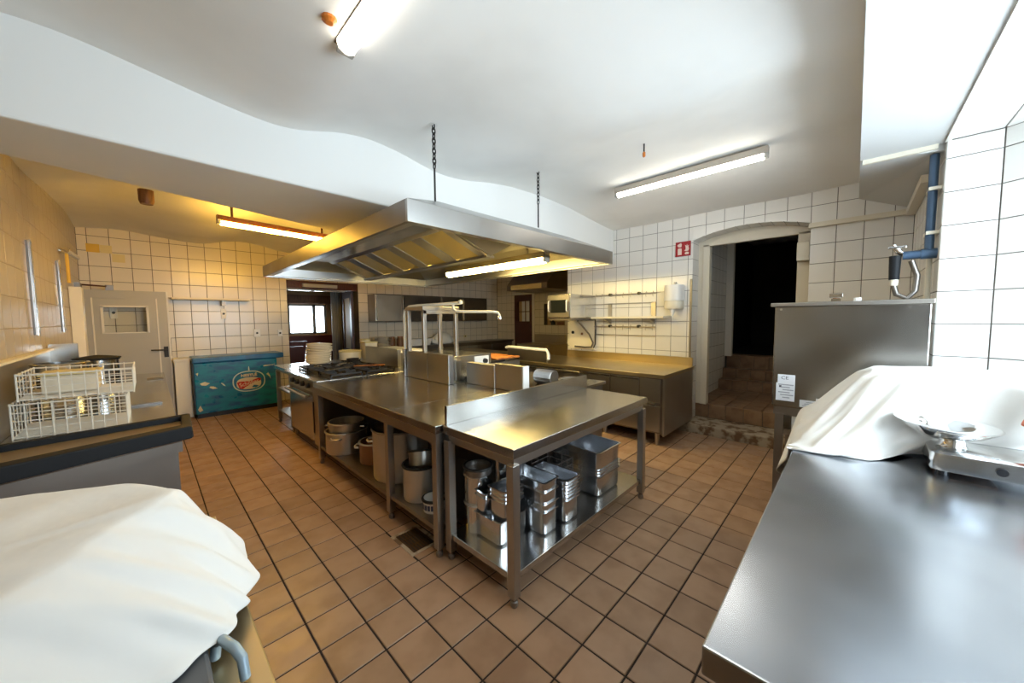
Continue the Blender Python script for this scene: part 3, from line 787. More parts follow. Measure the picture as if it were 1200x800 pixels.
chain(2.64, 2.19, 2.36, ceil_z(2.64, 2.19) + .01, 'dark chain from the ceiling to the middle of the hood front')
hk = thing('ceiling_hook', 'small ceiling hook with a rusty red tip hanging down', 'hook', (2.913, 1.289, 2.8))
zc = ceil_z(2.91, 1.29)
MB().cyl((2.91, 1.29, zc - .07), (2.91, 1.29, zc + .01), .006).build('stem', M['iron'], hk)
MB().lathe([(0, -.03), (.012, -.02), (.012, .01), (0, .02)], 10, (2.91, 1.29, zc - .08), False, False).build('tip', M['orange'], hk)
sm = solo(MB().lathe([(.0, -.03), (.045, -.03), (.055, .0), (.055, .10), (0, .10)], 16, (.07, 4.85, 2.64), False, False), 'ceiling_socket', M['wood_mid'], 'brown ceiling fitting just behind the beam on the vault', 'fitting', (.07, 4.85, 2.70), smooth=True)
# ------------------------------------------------------------------ counter along the doorway wall
wc = thing('wall_counter', 'long stainless refrigerated counter with doors and drawers against the white tiled wall', 'counter', (4.5, 3.5, 0))
MB().box(4.0, 1.50, .805, 5.03, 6.1, .85).build('worktop', M['steel_table'], wc, bev=.003)
MB().box(5.0, 1.52, .85, 5.035, 3.52, .96).build('backsplash', M['steel_table'], wc)
MB().box(4.035, 1.53, .16, 5.0, 6.05, .805).build('body', M['steel_dark'], wc)
MB().box(4.03, 1.508, .14, 5.0, 1.53, .82).build('side_panel', M['steel'], wc)
for y in (1.62, 2.3, 3.0, 3.9, 5.0, 5.9):
    for x in (4.12, 4.9):
        MB().lathe([(.016, 0), (.022, .01), (.032, .16)], 12, (x, y, 0)).build('foot', M['steel_leg'], wc)
ys_ = [1.55, 1.80, 2.18, 2.62, 3.05, 3.50, 4.0, 4.5, 5.0, 5.5, 6.0]
for k in range(len(ys_) - 1):
    a, b = ys_[k] + .006, ys_[k + 1] - .006
    if k == 0:
        for z0, z1 in ((.18, .48), (.52, .79)):
            d = MB().box(4.02, a, z0, 4.035, b, z1).build('panel', M['steel'], wc, bev=.003)
            if z0 < .3:
                MB().box(4.012, a + .06, .485, 4.035, a + .14, .505).build('latch', M['chrome'], d)
    elif k in (1, 2):
        d = MB().box(4.018, a, .18, 4.035, b, .79).build('door', M['steel'], wc, bev=.003)
        MB().box(4.01, a, .765, 4.02, b, .785).build('handle', M['steel_bright'], d)
    else:
        for z0, z1 in ((.18, .47), (.485, .78)):
            d = MB().box(4.018, a, z0, 4.035, b, z1).build('drawer', M['steel'], wc, bev=.003)
            MB().box(4.0, a, z1 - .022, 4.02, b, z1 - .004).build('handle', M['steel_bright'], d)

gp = thing('griddle_guard', 'steel splash guard with rounded white ends standing on the wall counter', 'guard', (4.1, 3.6, .85))
MB().box(4.03, 3.20, .853, 4.06, 4.0, 1.03).build('plate', M['steel'], gp)
MB().tube([(4.045, 3.18, .90), (4.045, 3.18, .98), (4.045, 3.21, 1.035), (4.045, 3.98, 1.05), (4.045, 4.04, 1.035)], .025, 10).build('handle_bar', M['white'], gp, smooth=True)
# worktop back panel in the recess
struct(MB().box(6.6, 5.15, 0, 7.35, 6.2, .86).box(7.30, 5.2, .86, 7.35, 6.2, 1.08).build('trim_5', M['steel_table']))

# wall oven on bracket
so = thing('wall_grill', 'stainless wall grill box with a black glass front above the counter', 'grill', (4.68, 3.13, 1.49))
MB().box(4.32, 2.99, 1.50, 5.04, 3.40, 1.855).build('body', M['steel_bright'], so, bev=.006)
MB().box(4.305, 3.0, 1.52, 4.32, 3.39, 1.84).build('front_frame', M['steel_dark'], so)
MB().box(4.298, 3.06, 1.58, 4.306, 3.33, 1.77).build('glass_window', M['blackglass'], so)
for y in (3.03, 3.36):
    MB().tube([(4.30, y, 1.60), (4.28, y, 1.61), (4.28, y, 1.75), (4.30, y, 1.76)], .010, 8).build('handle', M['white'], so, smooth=True)
MB().box(4.35, 3.0, 1.465, 5.04, 3.39, 1.50).build('bracket_tray', M['steel_dark'], so)
pn = thing('control_box', 'cream electrical panel with black buttons on the tiled wall below the grill', 'control panel', (5.02, 3.25, 1.2))
MB().box(5.0, 3.0, .99, 5.048, 3.48, 1.455).build('panel', M['cream'], pn, bev=.006)
MB().cyl((5.0, 3.40, 1.26), (4.985, 3.40, 1.26), .025).build('button', M['black'], pn)
MB().cyl((5.0, 3.22, 1.24), (4.985, 3.22, 1.24), .02).build('button', M['wood_mid'], pn)
cb = MB().tube([(4.75, 3.15, 1.46), (4.80, 3.10, 1.38), (4.92, 3.04, 1.24), (4.97, 3.0, 1.10), (4.97, 3.03, 1.03), (4.98, 3.15, 1.02), (4.98, 3.35, 1.03)], .014, 8)
solo(cb, 'power_cable', M['steel_dark'], 'thick grey cable looping from the wall grill down the cream panel', 'cable', (4.97, 3.0, 1.03), smooth=True)
cb = MB().tube([(4.99, 2.97, 1.47), (4.99, 2.965, 1.3), (4.99, 2.97, 1.08), (4.99, 3.0, 1.02)], .011, 8)
solo(cb, 'power_cable', M['black'], 'thin black cable hanging straight beside the cream panel', 'cable', (4.99, 2.97, 1.02), smooth=True)

ws_ = thing('wall_shelf', 'pale wall shelf on brackets above the refrigerated counter', 'shelf', (4.9, 2.4, 1.5))
MB().box(4.80, 1.83, 1.485, 5.045, 2.94, 1.515).build('board', M['cream'], ws_, bev=.004)
for y in (2.06, 2.74):
    MB().extrude([(5.045, y - .02, 1.485), (4.85, y - .02, 1.485), (5.045, y - .02, 1.40)], (0, .025, 0)).build('bracket', M['steel_leg'], ws_)
    MB().box(5.03, y - .03, 1.515, 5.048, y + .03, 1.72).build('upright', M['steel_leg'], ws_)
for nm, z, lab in (('upper', 1.84, 'upper pot rail with hooks over the pale shelf'), ('lower', 1.36, 'lower pot rail with hooks under the pale shelf')):
    r = thing('utensil_rail', lab, 'rail', (5.0, 2.5, z), 'rails on the white tiled wall')
    MB().cyl((5.01, 2.02, z), (5.01, 3.0, z + .0), .009, None, 8).build('bar', M['steel_leg'], r)
    MB().cyl((5.03, 2.02, z - .13), (5.03, 3.0, z - .13), .006, None, 8).build('bar', M['steel_leg'], r)
    for y in (2.27, 2.73):
        MB().cyl((5.0, y, z + .01), (5.05, y, z + .01), .022, None, 10).build('mount', M['black'], r)
    for y in (2.05, 2.15, 2.38, 2.5, 2.62, 2.85, 2.96):
        MB().tube([(5.01, y, z + .015), (4.99, y, z + .03), (4.975, y, z + .01), (4.975, y, z - .035), (4.985, y, z - .045)], .004, 6).build('hook', M['steel_leg'], r)
dsp = thing('towel_dispenser', 'white round paper towel dispenser on the wall left of the arched doorway', 'dispenser', (4.95, 1.77, 1.6))
for nm, r0, z0, z1, m_ in (('upper_cover', .115, 1.72, 1.93, 'white'), ('lower_cover', .115, 1.61, 1.718, 'cream')):
    pts = []
    for zz, k in ((z0, .92 if z0 < 1.7 else 1), (z0 + .03, 1), (z1 - .02, 1), (z1, .94)):
        pts.append([(5.045, 1.765 + r0 * k, zz)] + [(4.96 - .10 * k * math.sin(PI * i / 10), 1.765 + r0 * k * math.cos(PI * i / 10), zz) for i in range(11)] + [(5.045, 1.765 - r0 * k, zz)])
    MB().loft(pts).build(nm, M[m_], dsp, smooth=True)
MB().lathe([(.004, 0), (.028, .05), (.03, .11)], 10, (4.93, 1.765, 1.50)).build('paper_tip', M['white'], dsp)
MB().cyl((5.0, 1.765, 1.96), (5.05, 1.765, 1.96), .015).build('lock', M['greypaint'], dsp)

# fire extinguisher sign
sg = thing('fire_sign', 'square red fire extinguisher sign beside the arched doorway', 'sign', (5.04, 1.67, 2.4))
MB().box(5.035, 1.585, 2.31, 5.049, 1.775, 2.50).build('plate', M['red_sign'], sg)
def on_sign(pts):       # pts in 0..1 of the plate, u to the viewer's right
    return [(5.0348, 1.775 - .19 * u, 2.31 + .19 * v) for u, v in pts]
MB().extrude(on_sign([(.16, .10), (.42, .10), (.42, .52), (.36, .56), (.22, .56), (.16, .52)]), (-.001, 0, 0)).build('extinguisher_mark', M['pink'], sg)
MB().extrude(on_sign([(.20, .64), (.40, .64), (.42, .84), (.36, .92), (.14, .82), (.12, .72), (.17, .72)]), (-.001, 0, 0)).build('extinguisher_mark', M['pink'], sg)
MB().extrude(on_sign([(.66, .10), (.88, .10), (.90, .22), (.82, .27), (.70, .26), (.62, .20)]), (-.001, 0, 0)).build('flame_mark', M['pink'], sg)
MB().extrude(on_sign([(.58, .36), (.72, .31), (.86, .34), (.90, .48), (.86, .62), (.90, .74), (.80, .66), (.78, .80), (.72, .68), (.63, .78), (.68, .60), (.68, .44)]), (-.001, 0, 0)).build('flame_mark', M['pink'], sg)

# doorway frame in the arched opening
df = thing('door_frame', 'cream steel frame standing in the arched doorway', 'door frame', (5.3, .95, .3))
MB().box(5.28, 1.42, .30, 5.38, 1.50, 2.46).build('jamb', M['conduit'], df, bev=.004)
MB().box(5.28, .38, .30, 5.38, .50, 2.46).build('jamb', M['conduit'], df, bev=.004)
hp = [(5.28, y, door_arch(-y) - .007) for y in [.38 + (1.56 - .38) * k / 12 for k in range(13)]]
MB().extrude([(5.28, .38, 2.44), (5.28, 1.56, 2.44)] + hp[::-1], (.06, 0, 0)).build('head_plate', M['conduit'], df)
struct(MB().box(5.30, 1.50, .3, 5.36, 1.57, 2.5).build('trim_6', M['conduit']))
yb = solo(MB().box(5.18, .385, 2.12, 5.275, .50, 2.33), 'alarm_box', M['cream'], 'yellowed plastic box fixed at the top of the doorway jamb', 'box', (5.22, .44, 2.12), bev=.008)
hr = MB().tube([(6.95, .90, 1.02), (6.95, .62, 1.02)], .02, 8).tube([(6.95, .86, 1.02), (6.95, .87, .90), (6.95, .80, .66), (6.95, .70, .60)], .014, 8)
solo(hr, 'handrail', M['cream'], 'cream bent handrail at the head of the brown tiled steps', 'handrail', (6.95, .8, .62), smooth=True)
lp = thing('door_latch_rod', 'thin black hook rod hanging on the stairway tile', 'hook', (5.6, 1.59, 2.0))
MB().tube([(5.62, 1.585, 2.42), (5.62, 1.585, 2.16), (5.61, 1.575, 2.11), (5.53, 1.575, 2.07)], .010, 6).build('rod', M['iron'], lp)

# cable trunking, pipes and spray hose in the corner
ct = thing('cable_trunking', 'cream cable trunking running along the white tiled corner', 'conduit', (4.95, 0, 2.48))
MB().box(5.0, -.365, 2.44, 5.049, .39, 2.487).build('wall_run', M['conduit'], ct)
MB().hexa([(3.98, -.368, 2.455), (5.0, -.368, 2.425), (5.0, -.31, 2.425), (3.98, -.31, 2.455)], [(3.98, -.368, 2.512), (5.0, -.368, 2.485), (5.0, -.31, 2.485), (3.98, -.31, 2.512)]).build('side_run', M['conduit'], ct)
wp = thing('water_pipe', 'blue grey water pipe rising in the corner beside the bright window niche', 'pipe', (3.6, -.33, 1.9))
MB().cyl((3.60, -.335, 1.92), (3.60, -.335, 2.53), .022, None, 12).build('riser', M['pipe_blue'], wp, smooth=True)
MB().cyl((3.66, -.345, 1.2), (3.66, -.345, 2.53), .014, None, 12).build('riser', M['conduit'], wp, smooth=True)
for z in (2.02, 2.30):
    MB().box(3.56, -.37, z, 3.70, -.315, z + .02).build('pipe_clip', M['cream'], wp)
MB().cyl((3.60, -.335, 1.90), (3.60, -.22, 1.90), .028, None, 12).build('tee', M['pipe_blue'], wp, smooth=True)
MB().cyl((3.60, -.37, 1.90), (3.60, -.30, 1.90), .034, None, 12).build('tee', M['pipe_blue'], wp, smooth=True)
sh = thing('spray_hose', 'rinse hose with grey grip hooked on the blue pipe tee above the machine', 'hose', (3.6, -.2, 1.7))
MB().tube([(3.60, -.225, 1.91), (3.60, -.20, 1.93), (3.60, -.175, 1.98)], [.018, .02, .012], 10).build('tap', M['chrome'], sh, smooth=True)
MB().box(3.58, -.235, 1.95, 3.62, -.15, 1.965).build('tap_lever', M['chrome'], sh, bev=.004)
MB().cyl((3.58, -.185, 1.74), (3.58, -.185, 1.90), .026, .03, 12).build('grip', M['rubber'], sh, smooth=True)
MB().cyl((3.58, -.185, 1.70), (3.58, -.185, 1.745), .02, .022, 12).build('collar', M['cream'], sh, smooth=True)
MB().tube([(3.58, -.185, 1.70), (3.58, -.20, 1.64), (3.58, -.25, 1.61), (3.58, -.285, 1.66), (3.58, -.29, 1.76), (3.58, -.26, 1.86)], .016, 10).build('hose', M['steel_dark'], sh, smooth=True)

# ------------------------------------------------------------------ stainless machine in the corner
mc = thing('ice_machine', 'big stainless box machine with stickers on an open leg stand in the corner', 'machine', (3.4, .05, 0))
MB().box(3.10, -.315, .86, 3.78, .405, 1.565).build('casing', M['steel_machine'], mc, bev=.006)
MB().box(3.085, -.325, 1.565, 3.80, .43, 1.59).build('lid', M['steel_leg'], mc, bev=.004)
for y in (.37, -.23):
    MB().cyl((3.10, y, 1.545), (3.094, y, 1.545), .008).build('screw', M['chrome'], mc)
MB().box(3.11, -.31, .80, 3.77, .395, .86).build('base_band', M['steel_dark'], mc)
MB().box(3.12, -.30, .66, 3.76, .385, .70).build('stand_frame', M['steel_leg'], mc)
for x in (3.13, 3.74):
    for y in (.36, -.28):
        MB().box(x - .025, y - .025, .05, x + .025, y + .025, .81).build('leg', M['steel_dark'], mc)
        MB().cyl((x, y, 0), (x, y, .05), .02).build('foot', M['black'], mc)
MB().box(3.115, .26, .70, 3.13, .29, .80).build('stand_post', M['white'], mc)
MB().box(3.115, .12, .70, 3.13, .15, .80).build('stand_post', M['white'], mc)
MB().tube([(3.14, .22, .70), (3.14, .17, .80)], .014, 8).build('brace', M['steel_dark'], mc)
def sticker(y0, y1, z0, z1):
    return MB().box(3.0985, y0, z0, 3.0998, y1, z1)
s_ = sticker(.278, .375, 1.03, 1.09).build('sticker', M['paper'], mc)
MW = lambda y, z: frame_mw((3.0982, y, z), (0, -1, 0), (0, 0, 1))
tx = text('CE', 'ce_mark', .032, M['ink'], s_, MW(.335, 1.066), .0003, sx=1.1)
s2 = sticker(.278, .383, .905, 1.03).build('sticker', M['paper'], mc)
for k in range(6):
    MB().box(3.0978, .285 + .02 * (k % 2), 1.015 - k * .018, 3.0985, .37 - .012 * (k % 3), 1.022 - k * .018).build('print_line', M['greyink'], s2)
MB().box(3.0978, .352, .998, 3.0985, .366, 1.012).build('print_mark', M['ink'], s2)
for y0, y1, z0, z1 in ((.165, .25, .875, .925), (.06, .165, .885, .945)):
    s3 = sticker(y0, y1, z0, z1).build('sticker', M['paper'], mc)
    for k in range(3):
        MB().box(3.0978, y0 + .012, z0 + .01 + k * .012, 3.0985, y1 - .015 - k * .01, z0 + .014 + k * .012).build('print_line', M['greyink'], s3)
fk = thing('pipe_fitting', 'small chrome pipe fitting on top of the corner machine lid', 'fitting', (3.3, .1, 1.59))
MB().box(3.28, .07, 1.59, 3.32, .12, 1.615).build('base', M['chrome'], fk)
MB().box(3.27, .06, 1.62, 3.33, .13, 1.65).build('cap', M['chrome'], fk, bev=.004)
MB().cyl((3.30, .095, 1.59), (3.30, .095, 1.63), .018).build('stem', M['brown_enamel'], fk)
solo(MB().cyl((3.4, -.01, 1.59), (3.4, -.01, 1.62), .02), 'small_plug', M['white'], 'small white plug on the machine lid next to the fitting', 'plug', (3.4, -.01, 1.59))

# ------------------------------------------------------------------ right worktop by the window
rc = thing('window_counter', 'large stainless worktop under the window with a dark front edge', 'worktop', (1.8, -.4, 0))
MB().box(.70, -.85, .82, 2.98, .185, .88).build('worktop', M['steel_blue'] if 'steel_blue' in M else M['steel_top'], rc, bev=.004)
MB().box(.73, -.36, .10, 2.95, .15, .60).build('base_cabinet', M['steel_dark'], rc)
MB().box(.72, -.36, .75, 2.96, .165, .82).build('apron', M['steel_dark'], rc)
for x in (.76, 2.9):
    for y in (.13, -.33): leg(None, x, y, .76, .05, rc)
dr = MB().box(.712, -.30, .60, .728, .13, .735).build('drawer', M['steel_dark'], rc)
MB().box(.700, -.25, .70, .714, .09, .72).build('handle', M['steel_bright'], dr)

# ------------------------------------------------------------------ draped cloths
def noise2(x, y):
    return math.sin(x * 1.7 + math.sin(y * 2.3)) * .5 + math.sin(x * 3.9 - y * 2.1 + 1.3) * .3 + math.sin(x * 7.7 + y * 5.1) * .2
def drape(rings, n, seedv, fold, m, parent=None, thick=.0):
    """RINGS: closed outlines [(points, fold amplitude)] from the crown down to the hem, each resampled to N points"""
    out = []
    for (pts, amp) in rings:
        P = [Vector(p) for p in pts]; L = [0]
        for i in range(len(P)): L.append(L[-1] + (P[(i + 1) % len(P)] - P[i]).length)
        ring = []
        c = sum(P, Vector()) / len(P)
        for k in range(n):
            s = L[-1] * k / n
            for i in range(len(P)):
                if L[i] <= s <= L[i + 1] + 1e-9: break
            f = (s - L[i]) / max(1e-9, L[i + 1] - L[i])
            q = P[i].lerp(P[(i + 1) % len(P)], f)
            d = q - c; d.z = 0
            if d.length > 1e-5: d.normalize()
            a = 2 * PI * k / n
            w = math.sin(a * fold + seedv + .8 * math.sin(a * 3)) * .6 + math.sin(a * fold * 1.9 + 2 * seedv) * .4
            ring.append(q + d * amp * w + Vector((0, 0, amp * .35 * math.sin(a * fold * .7 + seedv * 3))))
        out.append(ring)
    mb = MB().loft(out, cap0=True, cap1=False)
    return mb

def rr(x0, y0, x1, y1, r, z, seg=5):
    return rrect(x0, y0, x1, y1, r, z, seg)

# cloth over the appliance at the end of the window counter
def cloth_mesh(name, fn, nu, nv, m, parent, sub=1):
    mb = MB(); mb.add([fn(i / (nu - 1), j / (nv - 1)) for j in range(nv) for i in range(nu)], [(j * nu + i, j * nu + i + 1, (j + 1) * nu + i + 1, (j + 1) * nu + i) for j in range(nv - 1) for i in range(nu - 1)])
    o = mb.build(name, m, parent, smooth=True, sub=sub)
    md = o.modifiers.new('thick', 'SOLIDIFY'); md.thickness = .004
    return o
def ring_cr(ctrl, n):
    """closed Catmull-Rom through CTRL, N points"""
    P = [Vector(p) for p in ctrl]; k = len(P); out = []
    for i in range(n):
        t = i * k / n; a = int(t) % k; f = t - int(t)
        p0, p1, p2, p3 = P[a - 1], P[a], P[(a + 1) % k], P[(a + 2) % k]
        out.append(.5 * ((2 * p1) + (p2 - p0) * f + (2 * p0 - 5 * p1 + 4 * p2 - p3) * f * f + (3 * p1 - p0 - 3 * p2 + p3) * f ** 3))
    return out
def draped(name, m, parent, levels, n, amps, seedv, freq=9, zfloor=None):
    """cloth lofted through closed control rings, LEVELS from crown to hem; folds of the given amplitude grow down the skirt"""
    rings = [ring_cr(l, n) for l in levels]
    full = []; am = []
    sub = 4
    for a in range(len(rings) - 1):
        for s in range(sub):
            f = s / sub; g = f * f * (3 - 2 * f)
            full.append([p.lerp(q, f) for p, q in zip(rings[a], rings[a + 1])]); am.append(amps[a] * (1 - f) + amps[a + 1] * f)
    full.append(rings[-1]); am.append(amps[-1])
    c = sum(full[0], Vector()) / n
    crown = []
    for f in (.25, .5, .75):
        crown.append([c.lerp(p, f) + Vector((0, 0, .006 * (1 - f) + .012 * noise2(p.x * 9 * f + seedv, p.y * 9 * f) * f)) for p in full[0]])
    out = crown
    for ri, (r, a_) in enumerate(zip(full, am)):
        cc = sum(r, Vector()) / n; row = []
        for k, p in enumerate(r):
            d = p - cc; d.z = 0
            if d.length > 1e-5: d.normalize()
            an = 2 * PI * k / n
            w = .55 * (1 - 2 * abs(math.sin(.5 * (freq * an + seedv + .9 * math.sin(2 * an + seedv) + ri * .09)))) + .45 * (1 - 2 * abs(math.sin(.5 * round(freq * 2.3) * an + 2.1 * seedv - ri * .14 + .6 * math.sin(3 * an)))) + .15 * math.sin(round(freq * 4.1) * an + ri * .21)
            q = p + d * (a_ * w) + Vector((0, 0, .25 * a_ * math.sin(freq * 1.3 * an + seedv * 2)))
            if zfloor: q = zfloor(q)
            row.append(q)
        out.append(row)
    mb = MB(); b = base_of(parent)
    mb.loft(out, cap0=True, cap1=False)
    o = mb.build(name, m, parent, smooth=True, sub=1)
    md = o.modifiers.new('thick', 'SOLIDIFY'); md.thickness = .005; md.offset = 1
    return o

# cloth over the appliance at the end of the window counter
kc = thing('covered_appliance', 'appliance hidden under a bright white cloth on the window counter', 'appliance', (2.65, -.3, .88))
MB().box(2.48, -.50, .885, 2.88, -.12, 1.20).build('appliance_body', M['steel_dark'], kc, bev=.02)
def keep_up(q):
    if q.y < .20 and q.z < .886: q.z = .886
    if q.z < .886 and q.y < .205: q.y = .205
    return q
draped('cloth_cover', M['cloth'], kc, [
    [(2.44, -.10, 1.215), (2.42, -.3, 1.222), (2.44, -.53, 1.225), (2.68, -.56, 1.23), (2.92, -.53, 1.22), (2.94, -.3, 1.22), (2.92, -.10, 1.21), (2.68, -.08, 1.215)],
    [(2.40, -.06, 1.19), (2.39, -.3, 1.19), (2.41, -.57, 1.19), (2.68, -.60, 1.19), (2.95, -.56, 1.19), (2.97, -.3, 1.19), (2.95, -.06, 1.18), (2.68, -.04, 1.19)],
    [(2.24, .06, 1.02), (2.28, -.20, 1.03), (2.37, -.60, 1.03), (2.68, -.64, 1.02), (2.98, -.6, 1.02), (2.99, -.3, 1.02), (2.99, .08, 1.00), (2.62, .10, 1.02)],
    [(2.12, .15, .92), (2.15, -.08, .91), (2.39, -.34, .90), (2.66, -.66, .90), (2.99, -.62, .90), (3.0, -.3, .90), (3.0, .19, .90), (2.60, .20, .905)],
    [(2.09, .200, .83), (2.08, -.05, .887), (2.37, -.26, .888), (2.62, -.64, .887), (2.99, -.62, .887), (3.0, -.3, .88), (3.02, .22, .74), (2.36, .262, .655)],
], 160, [.006, .014, .034, .030, .014], 1.3, 7, keep_up)

# slicer
sl = thing('meat_slicer', 'polished meat slicer with a round dish tray on the window counter', 'slicer', (2.3, -.5, .88))
MB().loft([rrect(2.10, -.95, 2.34, -.235, .03, .90), rrect(2.095, -.955, 2.345, -.23, .035, .915), rrect(2.10, -.95, 2.34, -.235, .03, .965), rrect(2.115, -.93, 2.325, -.25, .03, .975)]).build('base', M['steel_bright'], sl, smooth=True)
MB().box(2.13, -.40, .897, 2.32, -.25, .915).build('base_foot_rail', M['brown_enamel'], sl)
for x, y in ((2.14, -.27), (2.30, -.27), (2.14, -.9), (2.30, -.9)):
    MB().cyl((x, y, .88), (x, y, .90), .018).build('rubber_foot', M['black'], sl)
MB().cyl((2.098, -.40, .935), (2.088, -.40, .935), .014).build('switch', M['black'], sl)
MB().lathe([(.045, .97), (.035, .985), (.035, 1.005), (.05, 1.01)], 16, (2.22, -.30, 0)).build('turntable_stem', M['chrome'], sl, smooth=True)
ds = MB(); prof_ = [(.0, 1.005), (.06, 1.01), (.10, 1.03), (.138, 1.062), (.143, 1.068), (.136, 1.067), (.096, 1.036), (.058, 1.016), (.0, 1.011)]
ds.lathe(prof_, 36, (0, 0, -1.005), False, False)
ds.v = [tuple(Matrix.Rotation(.06, 3, 'X') @ Matrix.Rotation(-.05, 3, 'Y') @ Vector(p) + Vector((2.215, -.275, 1.005))) for p in ds.v]
ds.build('dish_tray', M['chrome'], sl, smooth=True)
bl = MB(); bl.lathe([(.0, 0), (.10, 0), (.125, .006), (.13, .014), (.125, .022), (.0, .022)], 36, (0, 0, 0), False, False)
bl.v = [tuple(Matrix.Rotation(PI / 2 + .25, 3, 'X') @ Vector(p) + Vector((2.22, -.565, 1.20))) for p in bl.v]
bl.build('blade_cover', M['chrome'], sl, smooth=True)
MB().box(2.20, -.56, .97, 2.27, -.50, 1.12).build('blade_column', M['rubber'], sl, bev=.008)
MB().cyl((2.19, -.515, 1.09), (2.19, -.46, 1.115), .03, .022, 14).build('guard_knob', M['meat'], sl, smooth=True)

# ------------------------------------------------------------------ near left table and its covered machine
lt = thing('side_table', 'warm lit steel side table along the left wall under a cloth covered machine', 'table', (-.2, .7, 0))
MB().box(-.598, .12, .86, .12, 1.40, .90).build('tabletop', M['steel_table'], lt, bev=.003)
MB().box(-.57, .15, .80, .09, 1.37, .86).build('apron', M['steel_table'], lt)
for x in (-.56, .09):
    for y in (.17, 1.35): leg(None, x, y, .82, .05, lt)
km = thing('covered_machine', 'grey kitchen machine hidden under a big white cloth on the side table', 'machine', (-.25, .9, .9))
MB().box(-.56, .42, .905, .045, 1.28, .945).build('machine_base', M['greydark'] if 'greydark' in M else M['steel_dark'], km, bev=.006)
MB().prism([(-.56, .72), (-.40, .76), (-.22, .94), (-.06, 1.10), (-.2, 1.24), (-.56, 1.30)], .945, 1.085).build('machine_body', M['steel_dark'], km, bev=.02)
MB().tube([(.054, .785, .91), (.057, .785, .935), (.064, .77, .948), (.076, .735, .948), (.083, .715, .938), (.085, .71, .905)], .008, 10).build('handle', M['bluehandle'], km, smooth=True)
def keep_up2(q):
    if q.x < .122 and q.z < .912: q.z = .912
    if q.x < -.594: q.x = -.594
    return q
draped('cloth_cover', M['cloth'], km, [
    [(-.575, .64, 1.118), (-.37, .68, 1.118), (-.165, .83, 1.12), (-.06, .98, 1.12), (.015, 1.12, 1.118), (-.20, 1.30, 1.12), (-.56, 1.38, 1.115), (-.58, 1.0, 1.12)],
    [(-.58, .62, 1.105), (-.355, .66, 1.105), (-.14, .815, 1.105), (-.035, .97, 1.105), (.032, 1.13, 1.105), (-.20, 1.33, 1.105), (-.57, 1.41, 1.10), (-.585, 1.0, 1.10)],
    [(-.585, .56, 1.03), (-.30, .64, 1.03), (-.045, .785, 1.03), (.06, .945, 1.03), (.075, 1.17, 1.02), (-.20, 1.41, 1.02), (-.58, 1.48, 1.02), (-.588, 1.0, 1.02)],
    [(-.588, .50, .965), (-.25, .63, .965), (.022, .765, .965), (.118, .92, .955), (.10, 1.20, .95), (-.20, 1.45, .94), (-.585, 1.52, .94), (-.59, 1.0, .95)],
    [(-.59, .48, .945), (-.24, .625, .948), (.035, .757, .948), (.130, .91, .925), (.112, 1.21, .915), (-.20, 1.46, .913), (-.588, 1.53, .913), (-.592, 1.0, .92)],
], 160, [.006, .012, .022, .022, .016], .4, 7, keep_up2)

# ------------------------------------------------------------------ dish counter along the left wall
dc = thing('dish_counter', 'long stainless dish counter with splash back along the left tiled wall', 'counter', (-.2, 4.4, 0))
pe = [(-.585, 2.42), (.108, 2.63), (.135, 6.30), (-.585, 6.45)]
MB().prism(pe, .845, .86).build('worktop', M['steel_top'], dc, bev=.003)
MB().prism(pe, .79, .845).build('edge_band', M['steel_brown'], dc)
MB().prism([(-.575, 2.45), (.09, 2.655), (.115, 6.27), (-.575, 6.42)], .10, .79).build('base_cabinet', M['steel_brown'], dc)
MB().prism([(-.5, 2.55), (.03, 2.75), (.05, 6.2), (-.5, 6.35)], 0, .10).build('plinth', M['black'], dc)
MB().box(-.598, 2.5, .86, -.572, 4.9, 1.27).build('splash_back', M['steel_leg'], dc, bev=.003)
MB().box(-.598, 2.5, 1.27, -.55, 4.9, 1.285).build('ledge', M['cream'], dc)
MB().box(-.58, 4.88, .86, -.42, 4.90, 1.32).build('splash_end', M['steel_bright'], dc)
MB().box(-.12, 3.9, .8605, .06, 3.915, .875).build('worktop_rib', M['steel_dark'], dc)
MB().box(-.02, 5.5, .8605, .11, 5.75, .864).build('waste_hatch', M['steel_dark'], dc)
tr = thing('drip_tray', 'long black rubber rimmed tray lying across the near end of the dish counter', 'tray', (-.2, 2.8, .86))
tp = [(-.58, 2.38), (.145, 2.60), (.165, 3.12), (-.58, 3.02)]
MB().prism([(-.56, 2.43), (.12, 2.63), (.14, 3.09), (-.56, 2.99)], .862, .868).build('tray_floor', M['tray_floor'], tr)
for i in range(4):
    a, b = Vector((*tp[i], .0)), Vector((*tp[(i + 1) % 4], .0))
    d = (b - a).normalized(); s = Vector((-d.y, d.x, 0)) * (.075 if i == 0 else .04)
    z0, z1 = Vector((0, 0, .863)), Vector((0, 0, .932 if i == 0 else .90))
    MB().hexa([a - s * .2 + z0, b - s * .2 + z0, b + s + z0, a + s + z0], [a - s * .2 + z1, b - s * .2 + z1, b + s * .9 + z1, a + s * .9 + z1]).build('rim', M['rubber'], tr, bev=.006)

